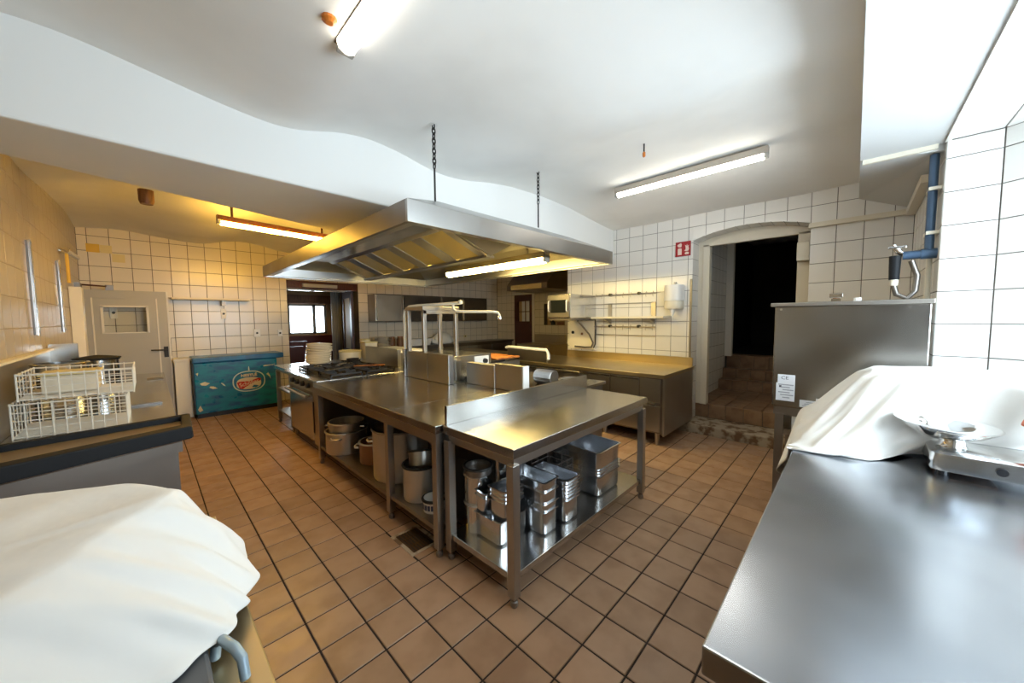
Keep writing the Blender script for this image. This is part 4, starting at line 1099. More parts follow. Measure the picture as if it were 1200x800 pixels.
def wire_rack(label, x0, y0, x1, y1, z0, h, skew, nx, ny, levels):
    t = thing('dish_rack', label, 'rack', ((x0 + x1) / 2, (y0 + y1) / 2, z0))
    P = lambda u, v, z: (x0 + (x1 - x0) * u, y0 + (y1 - y0) * v + skew * u, z)
    for k in range(levels):
        z = z0 + .008 + (h - .016) * k / (levels - 1)
        e = -.004 + .008 * k / (levels - 1)
        MB().tube([P(-e, -e, z), P(1 + e, -e, z), P(1 + e, 1 + e, z), P(-e, 1 + e, z)], .0045 if k in (0, levels - 1) else .003, 6, closed=True).build('wire_loop', M['wire'], t)
    for i in range(nx + 1):
        u = i / nx
        for v in (0, 1):
            MB().cyl(P(u, v, z0), P(u, v, z0 + h), .0045 if i % 3 == 0 else .003, None, 6).build('upright_wire', M['wire'], t)
    for j in range(1, ny):
        for u in (0, 1):
            MB().cyl(P(u, j / ny, z0), P(u, j / ny, z0 + h), .003, None, 6).build('upright_wire', M['wire'], t)
    g = MB()
    for i in range(1, 26): g.cyl(P(i / 26, 0, z0 + .008), P(i / 26, 1, z0 + .008), .0025, None, 5)
    for j in range(1, 22): g.cyl(P(0, j / 22, z0 + .012), P(1, j / 22, z0 + .012), .0025, None, 5)
    stuff(g.build('floor_grid', M['wire'], t))
    return t
wire_rack('white wire dish rack, lower of two, on the dish counter', -.535, 3.28, -.105, 3.72, .862, .20, -.08, 9, 6, 5)
wire_rack('white wire dish rack holding a cream box, stacked on the other rack', -.51, 3.30, -.07, 3.76, 1.066, .155, -.08, 9, 6, 5)
bx = thing('cream_box', 'cream plastic box lying inside the upper wire dish rack', 'box', (-.34, 3.5, 1.09))
MB().box(-.44, 3.37, 1.085, -.22, 3.60, 1.19).build('box', M['cream'], bx, bev=.008)
MB().box(-.45, 3.36, 1.19, -.21, 3.61, 1.205).build('lid', M['paleyellow'], bx, bev=.004)

def pot(name, label, c, r, h, m, rimm=None, handles=0, hm=None, wall=.006, inner=None, grp=None, n=28, rot=0.0, lid=None):
    t = thing(name, label, 'pot', c, grp)
    x, y, z = c
    MB().lathe([(0, 0), (r * .97, 0), (r, .012), (r, h), (r - wall, h), (r - wall, .02), (0, .015)], n, c, False, False).build('body', m, t, smooth=True)
    MB().lathe([(r - wall, h - .012), (r + .007, h - .012), (r + .010, h - .004), (r + .007, h + .002), (r - wall, h + .002)], n, c, False, False).build('rim', rimm or m, t, smooth=True)
    for k in range(handles):
        a = rot + PI * k
        d = Vector((math.cos(a), math.sin(a), 0)); s = Vector((-d.y, d.x, 0)); b = Vector((x, y, z + h * .78))
        MB().tube([b + d * r * .99 + s * .05, b + d * (r + .03) + s * .045, b + d * (r + .04), b + d * (r + .03) - s * .045, b + d * r * .99 - s * .05], .009, 8).build('handle', hm or m, t, smooth=True)
    if lid:
        MB().lathe([(0, h + .03), (r * .5, h + .022), (r + .014, h + .008), (r + .016, h), (r, h - .004)], n, c, False, False).build('lid', lid, t, smooth=True)
    return t
pot('stock_pot', 'shiny steel pot with a dark rimmed lid behind the dish racks', (-.30, 4.62, .862), .125, .335, M['steel_bright'], M['black'], lid=M['rubber'])
pot('steel_bowl_pot', 'wide shiny steel pot against the splash back left of the dark lidded pot', (-.425, 3.98, .862), .125, .36, M['steel_bright'])

# ------------------------------------------------------------------ left wall fittings
for y, lab in ((4.56, 'vertical chrome rail on the left wall, nearer of the two'), (5.87, 'vertical chrome rail on the left wall, farther of the two beside the tap')):
    r = thing('wall_rail', lab, 'rail', (-.58, y, 1.4), 'chrome rails on the left wall')
    MB().box(-.592, y - .02, 1.40, -.575, y + .02, 2.14).build('strip', M['chrome'], r, bev=.004)
    MB().box(-.60, y - .027, 1.41, -.588, y + .027, 2.13).build('backing', M['steel_dark'], r)
    for z in (1.42, 2.10): MB().box(-.60, y - .015, z, -.57, y + .015, z + .025).build('bracket', M['steel_leg'], r)
tp_ = thing('wall_tap', 'chrome wall tap with a yellowed lever high on the left wall near the grey door', 'tap', (-.56, 6.15, 2.2))
MB().cyl((-.60, 6.12, 2.27), (-.52, 6.12, 2.27), .035).build('flange', M['chrome'], tp_, smooth=True)
MB().cyl((-.55, 6.05, 2.27), (-.50, 6.42, 2.24), .032, .022).build('valve', M['chrome'], tp_, smooth=True)
MB().box(-.56, 6.10, 1.93, -.535, 6.15, 2.24).build('lever', M['yellow'], tp_, bev=.005)
wb = thing('corner_board', 'white painted board standing in the corner left of the grey door', 'board', (-.55, 6.9, 0))
MB().box(-.598, 6.55, .86, -.50, 6.75, 1.92).build('board', M['whitepaint'], wb, bev=.004)
MB().box(-.598, 6.52, .0, -.50, 6.78, .86).build('lower_post', M['whitepaint'], wb)

# grey door leaf
gd = thing('grey_door', 'grey painted door with a small glass pane and dark lever handle', 'door', (-.17, 7.5, 0))
dm = M['greypaint']
MB().box(-.585, 7.48, .02, -.40, 7.52, 1.95).box(.03, 7.48, .02, .255, 7.52, 1.95).box(-.40, 7.48, .02, .03, 7.52, 1.36).box(-.40, 7.48, 1.715, .03, 7.52, 1.95).build('leaf', dm, gd)
for a, b, c, d in ((-.42, 1.35, -.395, 1.73), (.02, 1.35, .045, 1.73), (-.42, 1.715, .045, 1.735), (-.42, 1.345, .045, 1.36)):
    MB().box(a, 7.465, b, c, 7.485, d).build('pane_bead', M['whitepaint'], gd)
for a, b, c, d in ((-.50, .15, -.485, 1.85), (.125, .15, .14, 1.85), (-.50, 1.84, .14, 1.855), (-.50, .15, .14, .165)):
    MB().box(a, 7.468, b, c, 7.482, d).build('moulding', M['whitepaint'] if a != -.5 or c < 0 else dm, gd)
MB().box(-.40, 7.498, 1.36, .03, 7.502, 1.715).build('glass_pane', M['glass'], gd)
MB().box(.175, 7.465, .97, .225, 7.482, 1.13).build('lock_plate', M['iron'], gd)
MB().tube([(.20, 7.47, 1.08), (.20, 7.435, 1.08), (.17, 7.43, 1.082), (.04, 7.43, 1.085)], .010, 8).build('lever', M['iron'], gd, smooth=True)
MB().box(.238, 7.474, .02, .258, 7.526, 1.955).build('edge_strip', M['whitepaint'], gd)
MB().box(.258, 7.49, .98, .262, 7.51, 1.25).build('lock_strip', M['iron'], gd)
MB().box(-.60, 7.47, .02, -.585, 7.53, 1.95).build('edge_shadow', M['black'], gd)  # black strip stands for the shadow left of the leaf
ca = thing('door_closer', 'thin dark door closer arm above the grey door', 'closer', (-.45, 7.5, 2.0))
MB().tube([(-.595, 7.2, 1.98), (-.55, 7.3, 2.0), (-.35, 7.48, 2.0)], .012, 6).build('arm', M['wood_dark'], ca)
MB().box(-.60, 7.1, 1.95, -.55, 7.3, 2.01).build('bracket', M['steel_dark'], ca)
MB().box(-.36, 7.47, 1.95, -.28, 7.5, 2.02).build('shoe', M['steel_dark'], ca)

# white cabinet, freezer
wcb = thing('white_cabinet', 'low white cabinet squeezed between the grey door and the blue freezer', 'cabinet', (.36, 7.55, 0))
MB().box(.27, 7.35, .02, .455, 7.69, .90).build('body', M['whitepaint'], wcb, bev=.003)
MB().box(.262, 7.33, .90, .462, 7.70, .935).build('top', M['whitepaint'], wcb, bev=.003)
MB().box(.272, 7.342, .05, .452, 7.352, .89).build('door', M['whitepaint'], wcb, bev=.003)
fz = thing('chest_freezer', 'scuffed blue chest freezer with an ice cream logo against the tiled wall', 'freezer', (1.03, 7.45, 0))
MB().box(.475, 7.215, .07, 1.56, 7.69, .86).build('body', M['blue'], fz, bev=.012)
MB().box(.49, 7.24, 0, 1.55, 7.66, .07).build('plinth', M['black'], fz)
MB().box(.458, 7.22, .07, .476, 7.68, .90).build('side_edge', M['black'], fz)
MB().box(.46, 7.18, .862, 1.66, 7.69, .95).build('lid', M['bluelid'], fz, bev=.016)
FX, FZ, FY = 1.155, .505, 7.2135
def oval(rx, rz, n=40, p=2.4, tilt=0):
    out = []
    for k in range(n):
        a = 2 * PI * k / n; c, s = math.cos(a), math.sin(a)
        u = rx * abs(c) ** (2 / p) * (1 if c >= 0 else -1); v = rz * abs(s) ** (2 / p) * (1 if s >= 0 else -1)
        out.append((u, v + tilt * u))
    return out
def flat(pts, y, cx=FX, cz=FZ): return [(cx + u, y, cz + v) for u, v in pts]
o1, o2 = flat(oval(.222, .172), FY), flat(oval(.206, .157), FY)
rg = MB(); n_ = len(o1)
rg.add(o1 + o2 + [(x, y + .002, z) for x, y, z in o1] + [(x, y + .002, z) for x, y, z in o2],
       [(i, (i + 1) % n_, n_ + (i + 1) % n_, n_ + i) for i in range(n_)] + [(i, 2 * n_ + i, 2 * n_ + (i + 1) % n_, (i + 1) % n_) for i in range(n_)] + [(n_ + i, n_ + (i + 1) % n_, 3 * n_ + (i + 1) % n_, 3 * n_ + i) for i in range(n_)])
rg.build('logo_ring', M['decal_white'], fz)
MB().extrude(flat(oval(.168, .098, 36, 2.6), FY + .0004, FX - .005, FZ - .035), (0, .002, 0)).build('logo_ground', M['decal_cream'], fz)
MB().extrude([(FX + u, FY - .0006, FZ - .035 + v) for u, v in ((-.165, .025), (-.13, .04), (.0, .035), (.13, .075), (.165, .065), (.155, .03), (.08, .012), (-.0, -.03), (-.06, -.06), (-.09, -.088), (-.135, -.075))], (0, .001, 0)).build('logo_band', M['decal_red'], fz)
text('Schöller', 'logo_lettering', .094, M['decal_cream'], fz, frame_mw((FX - .003, FY - .0012, FZ - .032), (1, 0, .22), (-.22, 0, 1)), .0006, sx=.88, bold=.0008)
text('NESTLÉ', 'logo_small_lettering', .058, M['decal_cream'], fz, frame_mw((FX + .0, FY - .0006, FZ + .098), (1, 0, 0), (0, 0, 1)), .0006, sx=1.12, bold=.003)
MB().extrude([(FX + u, FY - .0006, FZ - .035 + v) for u, v in ((.03, -.07), (.06, -.035), (.10, -.045), (.13, -.06), (.085, -.085))], (0, .001, 0)).build('logo_mark', M['blue'], fz)
MB().extrude([(FX + u, FY, FZ + v) for u, v in ((-.008, .18), (-.003, .235), (.006, .25), (.012, .18))], (0, .002, 0)).build('scuff', M['decal_white'], fz)
MB().extrude([(FX + u, FY, FZ + v) for u, v in ((.24, .09), (.27, .115), (.295, .06), (.30, .0), (.285, .045), (.262, .07))], (0, .002, 0)).build('scuff', M['decal_cream'], fz)
MB().extrude([(FX + u, FY, FZ + v) for u, v in ((-.36, .02), (-.33, -.005), (-.31, -.04), (-.335, -.03), (-.365, .01))], (0, .002, 0)).build('scuff', M['decal_white'], fz)
MB().extrude([(FX + u, FY, FZ + v) for u, v in ((-.50, -.02), (-.46, -.025), (-.41, -.06), (-.47, -.065), (-.51, -.04))], (0, .002, 0)).build('scuff', M['decal_cream'], fz)

for q in (((-.62, .04), (-.56, .06), (-.50, .03), (-.55, .0), (-.60, .01)), ((-.66, -.36), (-.63, -.30), (-.60, -.38), (-.64, -.40)), ((.20, .225), (.34, .235), (.385, .262), (.33, .245), (.22, .245)), ((-.66, .20), (-.63, .21), (-.64, .16))):
    MB().extrude([(FX + u, FY, FZ + v) for u, v in q], (0, .002, 0)).build('scuff', M['decal_cream'], fz)

# shelf, sockets, tape on the back wall
bs = thing('back_shelf', 'narrow pale shelf over the sockets to the right of the grey door', 'shelf', (.8, 7.6, 1.86))
MB().box(.30, 7.44, 1.845, 1.27, 7.695, 1.875).build('board', M['cream'], bs, bev=.003)
MB().box(.90, 7.55, 1.76, .95, 7.695, 1.845).build('bracket', M['steel_dark'], bs)
for x, z, w, h_, lab in ((.932, 1.63, .07, .17, 'tall white double socket under the narrow wall shelf'), (1.383, 1.287, .10, .14, 'white socket on the tiles above the blue freezer'),
                         (1.737, 1.274, .07, .12, 'white socket beside the edge of the pass doorway'), (-.309, 1.64, .075, .17, 'white socket seen through the pane of the grey door'), (6.1, 1.03, .09, .07, 'yellowed socket on the back wall below the wall cabinets')):
    k = thing('wall_socket', lab, 'socket', (x, 7.69, z), 'sockets on the back wall')
    MB().box(x - w / 2, 7.682, z - h_ / 2, x + w / 2, 7.699, z + h_ / 2).build('plate', M['white'] if x < 6 else M['paleyellow'], k, bev=.004)
    MB().cyl((x, 7.683, z), (x, 7.679, z), .018).build('hole', M['black'], k)
for a, b, c, d, m_, lab in ((-.516, 2.484, -.392, 2.60, 'yellow', 'dark yellow tape square high on the wall above the grey door'), (-.388, 2.484, -.275, 2.595, 'paleyellow', 'pale tape square next to the dark yellow one on the wall'),
                            (-.28, 2.366, -.155, 2.482, 'paleyellow', 'lone pale tape square one tile lower on the wall'), (1.53, 2.285, 1.61, 2.35, 'orange', 'small orange patch on the tiles under the hood corner')):
    solo(MB().box(a, 7.696, b, c, 7.699, d), 'tape_patch', M[m_], lab, 'tape', ((a + c) / 2, 7.697, (b + d) / 2), 'tape patches on the back wall')
ORD = 'first second third fourth fifth sixth seventh eighth ninth tenth eleventh twelfth'.split()
# ------------------------------------------------------------------ pass doorway to the dining room
ob = thing('pass_door', 'open dark brown door leaf with a glass panel in the dining room doorway', 'door', (3.2, 7.9, 0))
def leafbox(u0, u1, z0, z1, t0=-.025, t1=.025):
    a = Vector((3.19, 7.97, 0)); d = (Vector((3.30, 8.78, 0)) - a); L_ = d.length; d.normalize(); n = Vector((-d.y, d.x, 0))
    p = lambda u, t, z: a + d * u + n * t + Vector((0, 0, z))
    return MB().hexa([p(u0, t0, z0), p(u1, t0, z0), p(u1, t1, z0), p(u0, t1, z0)], [p(u0, t0, z1), p(u1, t0, z1), p(u1, t1, z1), p(u0, t1, z1)])
leafbox(0, .14, .02, 2.16).build('stile', M['wood_dark'], ob, bev=.004)
leafbox(.68, .82, .02, 2.16).build('stile', M['wood_dark'], ob, bev=.004)
leafbox(.14, .68, 2.0, 2.16).build('rail', M['wood_dark'], ob)
leafbox(.14, .68, .02, .85).build('lower_panel', M['wood_dark'], ob)
leafbox(.14, .68, .85, 2.0, -.006, .006).build('pane', M['paleyellow'], ob)
struct(MB().box(1.88, 7.72, 2.12, 3.21, 7.95, 2.272).build('door_1', M['wood_dark']))
MB().box(2.15, 7.66, 2.15, 2.78, 7.715, 2.215).build('closer_case', M['greypaint'], bpy.data.objects['door_1'])
MB().box(1.88, 7.74, 2.085, 2.95, 7.80, 2.12).build('threshold_bar', M['steel_bright'], bpy.data.objects['door_1'])
cl = thing('grey_curtain', 'grey curtain hanging in folds beside the dining room door', 'curtain', (3.3, 9.2, 0))
cm = MB(); pts_ = [(3.18 + .24 * k / 20, 9.2 + .03 * math.sin(k * 1.3)) for k in range(21)]
cm.prism(pts_ + [(x, y + .03) for x, y in pts_[::-1]], .05, 2.6)
cm.build('fabric', M['greypaint'], cl)
MB().box(3.43, 9.3, 0, 3.56, 9.5, 2.7).build('post', M['wood_mid'], cl)
tb = thing('dining_table', 'dining table with a white top by the far window', 'table', (3.05, 9.9, 0))
MB().box(2.78, 9.6, .72, 3.35, 10.25, .75).build('tabletop', M['white'], tb, bev=.004)
for x in (2.82, 3.30):
    for y in (9.65, 10.2): MB().box(x - .03, y - .03, 0, x + .03, y + .03, .72).build('leg', M['wood_dark'], tb)
solo(MB().box(3.0, 9.7, .752, 3.2, 9.8, .80), 'napkin_box', M['navy'], 'small dark blue box lying on the white dining table', 'box', (3.1, 9.75, .752))
bn = thing('dining_bench', 'dark red upholstered bench in front of the dining window', 'bench', (2.5, 10, 0))
MB().box(2.1, 9.7, .42, 2.74, 10.9, .50).build('seat', M['redseat'], bn, bev=.02)
MB().box(2.1, 9.62, .50, 2.74, 9.72, 1.0).build('backrest', M['redseat'], bn, bev=.02)
MB().box(2.12, 9.65, 0, 2.72, 10.85, .42).build('base', M['wood_dark'], bn)
b2 = thing('dining_box_bench', 'dark red seat box near the pass doorway with a pale edge', 'bench', (2.2, 8.8, 0))
MB().box(1.95, 8.5, .0, 2.5, 9.0, .52).build('base', M['dark'], b2)
MB().box(1.93, 8.48, .52, 2.52, 9.02, .54).build('edge', M['tan'], b2)
MB().box(1.95, 9.02, .0, 2.5, 9.12, .92).build('backrest', M['redseat'], b2, bev=.02)

# ------------------------------------------------------------------ back counter and wall cabinets
bc = thing('back_counter', 'dark topped steel counter under the wall cabinets on the back wall', 'counter', (5.2, 7.35, 0))
MB().box(3.30, 7.02, .86, 7.33, 7.69, .905).build('worktop', M['steel_dark'], bc, bev=.003)
MB().box(3.33, 7.06, .08, 7.30, 7.68, .86).build('body', M['steel_dark'], bc)
for k in range(5):
    MB().box(3.35 + k * .79, 7.045, .15, 3.35 + k * .79 + .77, 7.06, .82).build('door', M['steel'], bc)
wcx = [3.42, 4.06, 5.10, 5.78, 6.62]
labs = ['pale fronted wall cabinet at the open shelf end beside the pass doorway', 'dark steel wall cabinet next to the pale one', 'narrow dark steel wall cabinet third along the back wall', 'dark steel wall cabinet at the tiled corner end']
for k in range(4):
    w = thing('wall_cabinet', labs[k], 'cabinet', ((wcx[k] + wcx[k + 1]) / 2, 7.5, 1.46), 'wall cabinets over the back counter')
    MB().box(wcx[k] + .002, 7.37, 1.46, wcx[k + 1] - .002, 7.695, 2.055).build('carcass', M['steel_dark'], w)
    d = MB().box(wcx[k] + .012, 7.352, 1.475, wcx[k + 1] - .012, 7.37, 2.04).build('door', M['alu'] if k == 0 else M['steel_dark'], w, bev=.002)
    MB().box(wcx[k] + .02, 7.34, 1.5, wcx[k] + .04, 7.353, 2.0).build('handle', M['steel_bright'], d)
def plate_mesh(r, h):
    return MB().lathe([(0, 0), (r * .55, 0), (r * .6, .008), (r, h), (r * 1.0, h + .004), (r * .97, h + .004), (r * .58, .013), (0, .008)], 26, (0, 0, 0), False, False)
p0 = None
for k in range(9):
    lab = '%s pale plate from the top of the stack on the back counter' % ORD[8 - k]
    if p0 is None:
        p0 = solo(plate_mesh(.17, .022), 'dinner_plate', M['ceramic'], lab, 'plate', (0, 0, 0), 'plates stacked on the back counter', smooth=True)
    o = p0 if k == 0 else clone(p0, (0, 0, 0), label=lab)
    o.location = (3.50, 7.22, .906 + k * .026)
for k, x in enumerate((3.72, 3.92)):
    j = thing('brown_jar', ['brown jar nearest the plate stack on the back counter', 'second brown jar on the back counter, beside the white tub'][k], 'jar', (x, 7.25, .905), 'brown jars on the back counter')
    MB().lathe([(0, 0), (.07, 0), (.075, .02), (.075, .17), (.06, .19), (.06, .2), (0, .2)], 16, (x, 7.25, .906), False, False).build('jar', M['wood_mid'], j, smooth=True)
    MB().lathe([(.064, .2), (.064, .225), (0, .23)], 16, (x, 7.25, .906), True, False).build('lid', M['brown_enamel'], j, smooth=True)
tbx = thing('white_tub', 'long white plastic tub on the back counter behind the rack legs', 'tub', (4.3, 7.3, .905))
MB().loft([rrect(4.1, 7.15, 4.65, 7.45, .04, .906), rrect(4.07, 7.12, 4.68, 7.48, .05, 1.04)], True, False).build('tub', M['white'], tbx, smooth=True)
MB().loft([rrect(4.06, 7.11, 4.69, 7.49, .05, 1.04), rrect(4.06, 7.11, 4.69, 7.49, .05, 1.055)]).build('lid', M['white'], tbx)
bg = MB(); rings = []
for k in range(9):
    f = k / 8; z = .906 + .26 * f; r = .32 * math.sqrt(max(.02, 1 - (f * .95) ** 2)) if k else .28
    rings.append([(5.1 + r * (1 + .10 * math.sin(i * 2.1 + k * 1.4)) * math.cos(2 * PI * i / 22), 7.34 + .6 * r * (1 + .10 * math.sin(i * 1.7 + k * .9)) * math.sin(2 * PI * i / 22), z + .012 * math.sin(i * 2.7 + k)) for i in range(22)])
bg.loft(rings)
solo(bg, 'plastic_bag', M['white'], 'crumpled white plastic bag lying on the back counter', 'bag', (5.1, 7.34, .905), smooth=True)

# ------------------------------------------------------------------ plates and bins on the end table
q0 = None
for k in range(12):
    lab = '%s cream bowl from the top of the tall leaning stack on the end table' % ORD[11 - k]
    if q0 is None:
        m_ = MB().lathe([(0, 0), (.12, 0), (.148, .012), (.160, .028), (.176, .036), (.177, .044), (.168, .045), (.150, .030), (.11, .007), (0, .007)], 28, (0, 0, 0), False, False)
        q0 = solo(m_, 'cream_bowl', M['ceramic'], lab, 'bowl', (0, 0, 0), 'cream bowls stacked on the end table', smooth=True)
    o = q0 if k == 0 else clone(q0, (0, 0, 0), label=lab)
    tl_ = .012 * k
    o.location = (1.78 + .002 * k, 5.78 - .001 * k, .852 + .0225 * k + .006 * (k > 5)); o.rotation_euler = (tl_ * .5, tl_ * 1.0, k * .7)
cr = thing('cream_crock', 'wide cream crock on dark feet beside the bowl stack', 'crock', (2.28, 5.85, .85))
MB().lathe([(0, .02), (.155, .02), (.165, .05), (.165, .15), (.158, .155), (.15, .15), (.15, .06), (0, .05)], 28, (2.28, 5.85, .85), False, False).build('body', M['ceramic'], cr, smooth=True)
MB().lathe([(.165, .14), (.172, .15), (.172, .165), (.15, .17), (.15, .14)], 28, (2.28, 5.85, .85), False, False).build('rim', M['paleyellow'], cr, smooth=True)
for a in (2.2, 3.9, 5.5):
    MB().cyl((2.28 + .13 * math.cos(a), 5.85 + .13 * math.sin(a), .851), (2.28 + .13 * math.cos(a), 5.85 + .13 * math.sin(a), .872), .025).build('foot', M['iron'], cr)
bn_ = thing('cream_bin', 'tall square cream bin standing right of the wide crock', 'bin', (2.6, 5.85, .85))
MB().loft([rrect(2.50, 5.76, 2.68, 5.94, .02, .852), rrect(2.48, 5.74, 2.70, 5.96, .025, 1.13)], True, False).build('body', M['ceramic'], bn_, smooth=True)
MB().loft([rrect(2.475, 5.735, 2.705, 5.965, .025, 1.12), rrect(2.475, 5.735, 2.705, 5.965, .025, 1.14), rrect(2.49, 5.75, 2.69, 5.95, .025, 1.14), rrect(2.49, 5.75, 2.69, 5.95, .025, 1.12)]).build('rim', M['paleyellow'], bn_)
b3 = thing('cream_canister', 'cream canister behind the tall bin on the end table', 'canister', (2.62, 6.05, .85))
MB().lathe([(0, 0), (.08, 0), (.082, .30), (0, .30)], 20, (2.62, 6.06, .852), False, False).build('body', M['cream'], b3, smooth=True)
MB().lathe([(.086, .30), (.086, .325), (.0, .33)], 20, (2.62, 6.06, .852), True, False).build('lid', M['paleyellow'], b3, smooth=True)

# ------------------------------------------------------------------ pots under the island
pot('alu_pot', 'large aluminium pot, the lower of the nested pair under the range end', (1.36, 3.66, .196), .19, .21, M['alu'], handles=2, rot=.7)
pot('alu_pot', 'smaller aluminium pot sitting inside the large one on the shelf', (1.365, 3.66, .29), .165, .20, M['alu'], handles=2, rot=2.3, hm=M['steel_bright'])
pf = thing('frying_pan', 'dark frying pan with a pale rim stacked behind the aluminium pots', 'pan', (1.75, 3.5, .196))
MB().lathe([(0, .30), (.16, .30), (.20, .36), (.197, .36), (.158, .306), (0, .306)], 26, (1.75, 3.42, .196), False, False).build('body', M['alu'], pf, smooth=True)
MB().lathe([(0, 0), (.12, 0), (.12, .30), (0, .30)], 20, (1.75, 3.42, .196), False, False).build('support_tin', M['iron'], pf, smooth=True)
MB().tube([(1.85, 3.25, .54), (1.98, 3.02, .58)], .014, 8).build('handle', M['iron'], pf, smooth=True)
pot('brown_pot', 'brown enamel pot with white handles between the aluminium and the tall pot', (1.43, 3.17, .196), .135, .19, M['brown_enamel'], M['enamel'], 2, M['enamel'], rot=2.6)
pot('stock_pot', 'very large pale stock pot on the island lower shelf', (1.46, 2.74, .196), .225, .41, M['alu'], M['steel_dark'], 2, rot=-.4)
pot('steel_pot', 'mid sized plain steel pot in front of the large stock pot', (1.36, 2.27, .196), .125, .25, M['alu'], M['iron'])
sp = pot('sauce_pan', 'small saucepan lying tilted in the steel pot under the island', (0, 0, 0), .085, .11, M['steel_leg'], M['iron'])
MB().tube([(.08, .02, .09), (.16, .04, .11), (.24, .06, .12)], .010, 8).build('handle', M['steel_bright'], sp, smooth=True)
sp.location = (1.365, 2.275, .42); sp.rotation_euler = (-.25, .25, .2)
eb = pot('enamel_bowl', 'small white enamel bowl with a dark pattern at the shelf end', (1.32, 2.04, .196), .075, .085, M['enamel'], M['iron'])
for k in range(9):
    a = PI * .55 + k * .32
    MB().box(-.009, -.002, .02, .009, .002, .055).build('pattern_mark', M['navy'], eb, local=True)
    o = bpy.data.objects['pattern_mark' if k == 0 else 'pattern_mark.%03d' % k]
    o.location = (.075 * math.cos(a), .075 * math.sin(a), .0); o.rotation_euler = (0, 0, a + PI / 2)
# canisters at the back of the work table shelf
for k, (x, y, z, r, h_, lab) in enumerate([(1.40, 1.68, .173, .07, .185, 'tall steel canister, lower one of the pair by the table leg'), (1.40, 1.68, .36, .072, .18, 'tall steel canister with a dark mouth standing on the other canister'),
                                         (1.66, 1.67, .173, .085, .42, 'tall slim steel canister at the back of the table shelf')]):
    pot('steel_canister', lab, (x, y, z), r, h_, M['steel_bright'], M['steel_leg'], grp='canisters on the work table shelf')
pot('round_tin', 'round dark tin with a ribbed rim on top of the canister pair', (1.40, 1.66, .541), .085, .05, M['steel_dark'], M['iron'])

# ------------------------------------------------------------------ steel food pans on the work table shelf
_pan = {}
def gn_pan(w, l, d, loc, label, rz=0, tilt=(0, 0)):
    key = (w, l, d)
    if key not in _pan:
        a, b = w / 2, l / 2; r = .022; f = .012
        rg = [rrect(-a + f + .012, -b + f + .012, a - f - .012, b - f - .012, r, 0), rrect(-a + f, -b + f, a - f, b - f, r + .008, .012), rrect(-a + f * .75, -b + f * .75, a - f * .75, b - f * .75, r + .01, d - .004),
              rrect(-a, -b, a, b, r, d - .004), rrect(-a, -b, a, b, r, d), rrect(-a + f, -b + f, a - f, b - f, r, d), rrect(-a + f + .003, -b + f + .003, a - f - .003, b - f - .003, r + .006, .014),
              rrect(-a + f + .014, -b + f + .014, a - f - .014, b - f - .014, r, .003)]
        me_o = MB().loft(rg).build('food_pan', M['steel_pan'], None, smooth=True)
        _pan[key] = me_o; o = me_o
    else:
        o = _pan[key].copy(); COL.objects.link(o)
    o.location = loc; o.rotation_euler = (tilt[0], tilt[1], rz)
    return tag(o, label, 'pan', 'steel food pans under the work table')
M['steel_pan'] = mat('pan_steel', (.60, .61, .63), .24, 1, rvar=(3, .19, .262))
S0 = .174
# stack by the front leg
gn_pan(.265, .325, .15, (1.475, 1.575, S0), 'half size pan at the bottom of the stack by the front table leg')
for k, wd in enumerate(('lower', 'upper')):
    gn_pan(.162, .176, .10, (1.42, 1.635, S0 + .158 + k * .028), '%s of the two small pans tilted at the back of the front leg stack' % wd, 0, (.12, .05))
for k, wd in enumerate(('bottom', 'second', 'third', 'top')):
    gn_pan(.176, .162, .10, (1.455, 1.475, S0 + .152 + k * .024), '%s of four small nested pans on the front leg stack' % wd, 0, (-.03, .06))
# stack right of the leg: four pans, bodies showing
zz = S0
for k, (d, step, wd) in enumerate(((.15, .10, 'deep bottom pan'), (.10, .075, 'second pan from below'), (.10, .06, 'third pan from below'), (.10, 0, 'topmost pan'))):
    gn_pan(.162, .325, d, (1.68, 1.455, zz), '%s of the loosely nested stack of four' % wd, .02 * (k % 2))
    zz += step
# six rims nested over a deep pan
gn_pan(.176, .325, .15, (1.89, 1.44, S0), 'deep bottom pan of the closely nested stack beside the large pans')
zz = S0 + .075
for k, wd in enumerate(('first', 'second', 'third', 'fourth', 'fifth', 'topmost')):
    gn_pan(.176, .325, .10, (1.89 + .002 * (k % 2), 1.44, zz), '%s pan lying in the closely nested stack beside the large pans' % wd); zz += .022
# large pans
gn_pan(.34, .46, .15, (2.41, 1.525, S0), 'large bottom pan of the stack near the right table leg')
zz = S0 + .062
for k, wd in enumerate(('second', 'third', 'fourth')):
    gn_pan(.34, .46, .10, (2.41, 1.525, zz + .022 * k), '%s large pan from below near the right table leg' % wd)
gn_pan(.345, .46, .19, (2.405, 1.525, S0 + .155), 'large deep pan on top of the stack near the right table leg', 0, (.03, 0))
wk = thing('wire_basket', 'dark wire basket behind the nested pans on the table shelf', 'basket', (2.08, 1.6, S0))
for k in range(6):
    z = S0 + .02 + k * .05
    MB().tube([(1.99, 1.50, z), (2.20, 1.50, z), (2.20, 1.73, z), (1.99, 1.73, z)], .004, 6, closed=True).build('wire_loop', M['steel_dark'], wk)
for x, y in ((1.99, 1.5), (2.06, 1.5), (2.13, 1.5), (2.2, 1.5), (2.2, 1.6), (2.2, 1.73), (2.06, 1.73), (1.99, 1.73), (1.99, 1.62)):
    MB().cyl((x, y, S0), (x, y, S0 + .28), .004, None, 6).build('upright_wire', M['steel_dark'], wk)

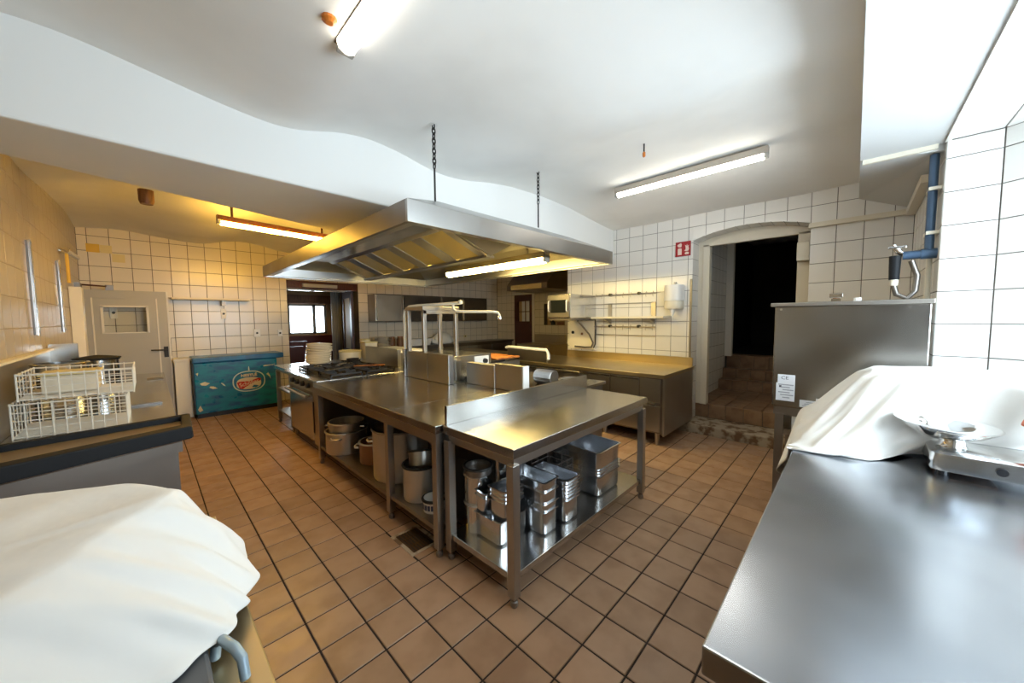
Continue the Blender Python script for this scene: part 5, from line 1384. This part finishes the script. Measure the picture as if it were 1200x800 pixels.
# ------------------------------------------------------------------ far recess: hood, wooden door, niche
h2 = thing('wall_hood', 'small dark extractor hood with a bright lip in the far recess', 'hood', (6.7, 5.6, 2.16))
MB().extrude([(6.2, 4.9, 2.17), (6.2, 4.9, 2.30), (6.62, 4.9, 2.72), (7.34, 4.9, 2.72), (7.34, 4.9, 2.17)], (0, 1.25, 0)).build('canopy', M['steel_dark'], h2)
MB().box(6.185, 5.05, 2.18, 6.2, 6.0, 2.29).build('lip', M['steel_bright'], h2)
fd2 = MB().box(7.36, 6.32, .0, 7.5, 6.44, 2.16).box(7.36, 6.88, .0, 7.5, 7.0, 2.16).box(7.36, 6.44, 1.98, 7.5, 6.88, 2.16).box(7.36, 6.44, .0, 7.5, 6.88, 1.42)
fd2 = struct(fd2.build('door_2', M['wood_dark']))
MB().box(7.42, 6.44, 1.42, 7.43, 6.88, 1.98).build('pane', M['tan'], fd2)
MB().box(7.40, 6.44, 1.42, 7.41, 6.75, 1.98).build('glass_pane', M['paper'], fd2)
MB().box(7.385, 6.44, 1.68, 7.415, 6.88, 1.70).build('glazing_bar', M['wood_dark'], fd2)
MB().box(7.385, 6.60, 1.42, 7.415, 6.62, 1.98).build('glazing_bar', M['wood_dark'], fd2)
MB().box(7.50, 6.2, -.1, 7.6, 7.1, 2.3).build('backing', M['dark'], fd2)
struct(MB().box(7.33, 6.24, 0, 7.36, 6.32, 2.2).box(7.33, 6.24, 2.16, 7.36, 7.05, 2.22).build('trim_7', M['whitepaint']))
kt = thing('black_kettle', 'small black kettle standing in the wall niche of the far recess', 'kettle', (7.43, 5.68, 1.32))
MB().lathe([(0, 0), (.06, 0), (.06, .02), (.055, .07), (.03, .11), (0, .12)], 18, (7.43, 5.68, 1.325), False, False).build('body', M['black'], kt, smooth=True)
MB().tube([(7.43, 5.75, 1.38), (7.43, 5.77, 1.44), (7.43, 5.68, 1.49), (7.43, 5.6, 1.45)], .012, 8).build('handle', M['black'], kt, smooth=True)
bx2 = solo(MB().box(7.37, 5.3, 1.325, 7.48, 5.5, 1.40), 'brown_box', M['wood_mid'], 'small brown box lying in the wall niche near the kettle', 'box', (7.42, 5.4, 1.325))
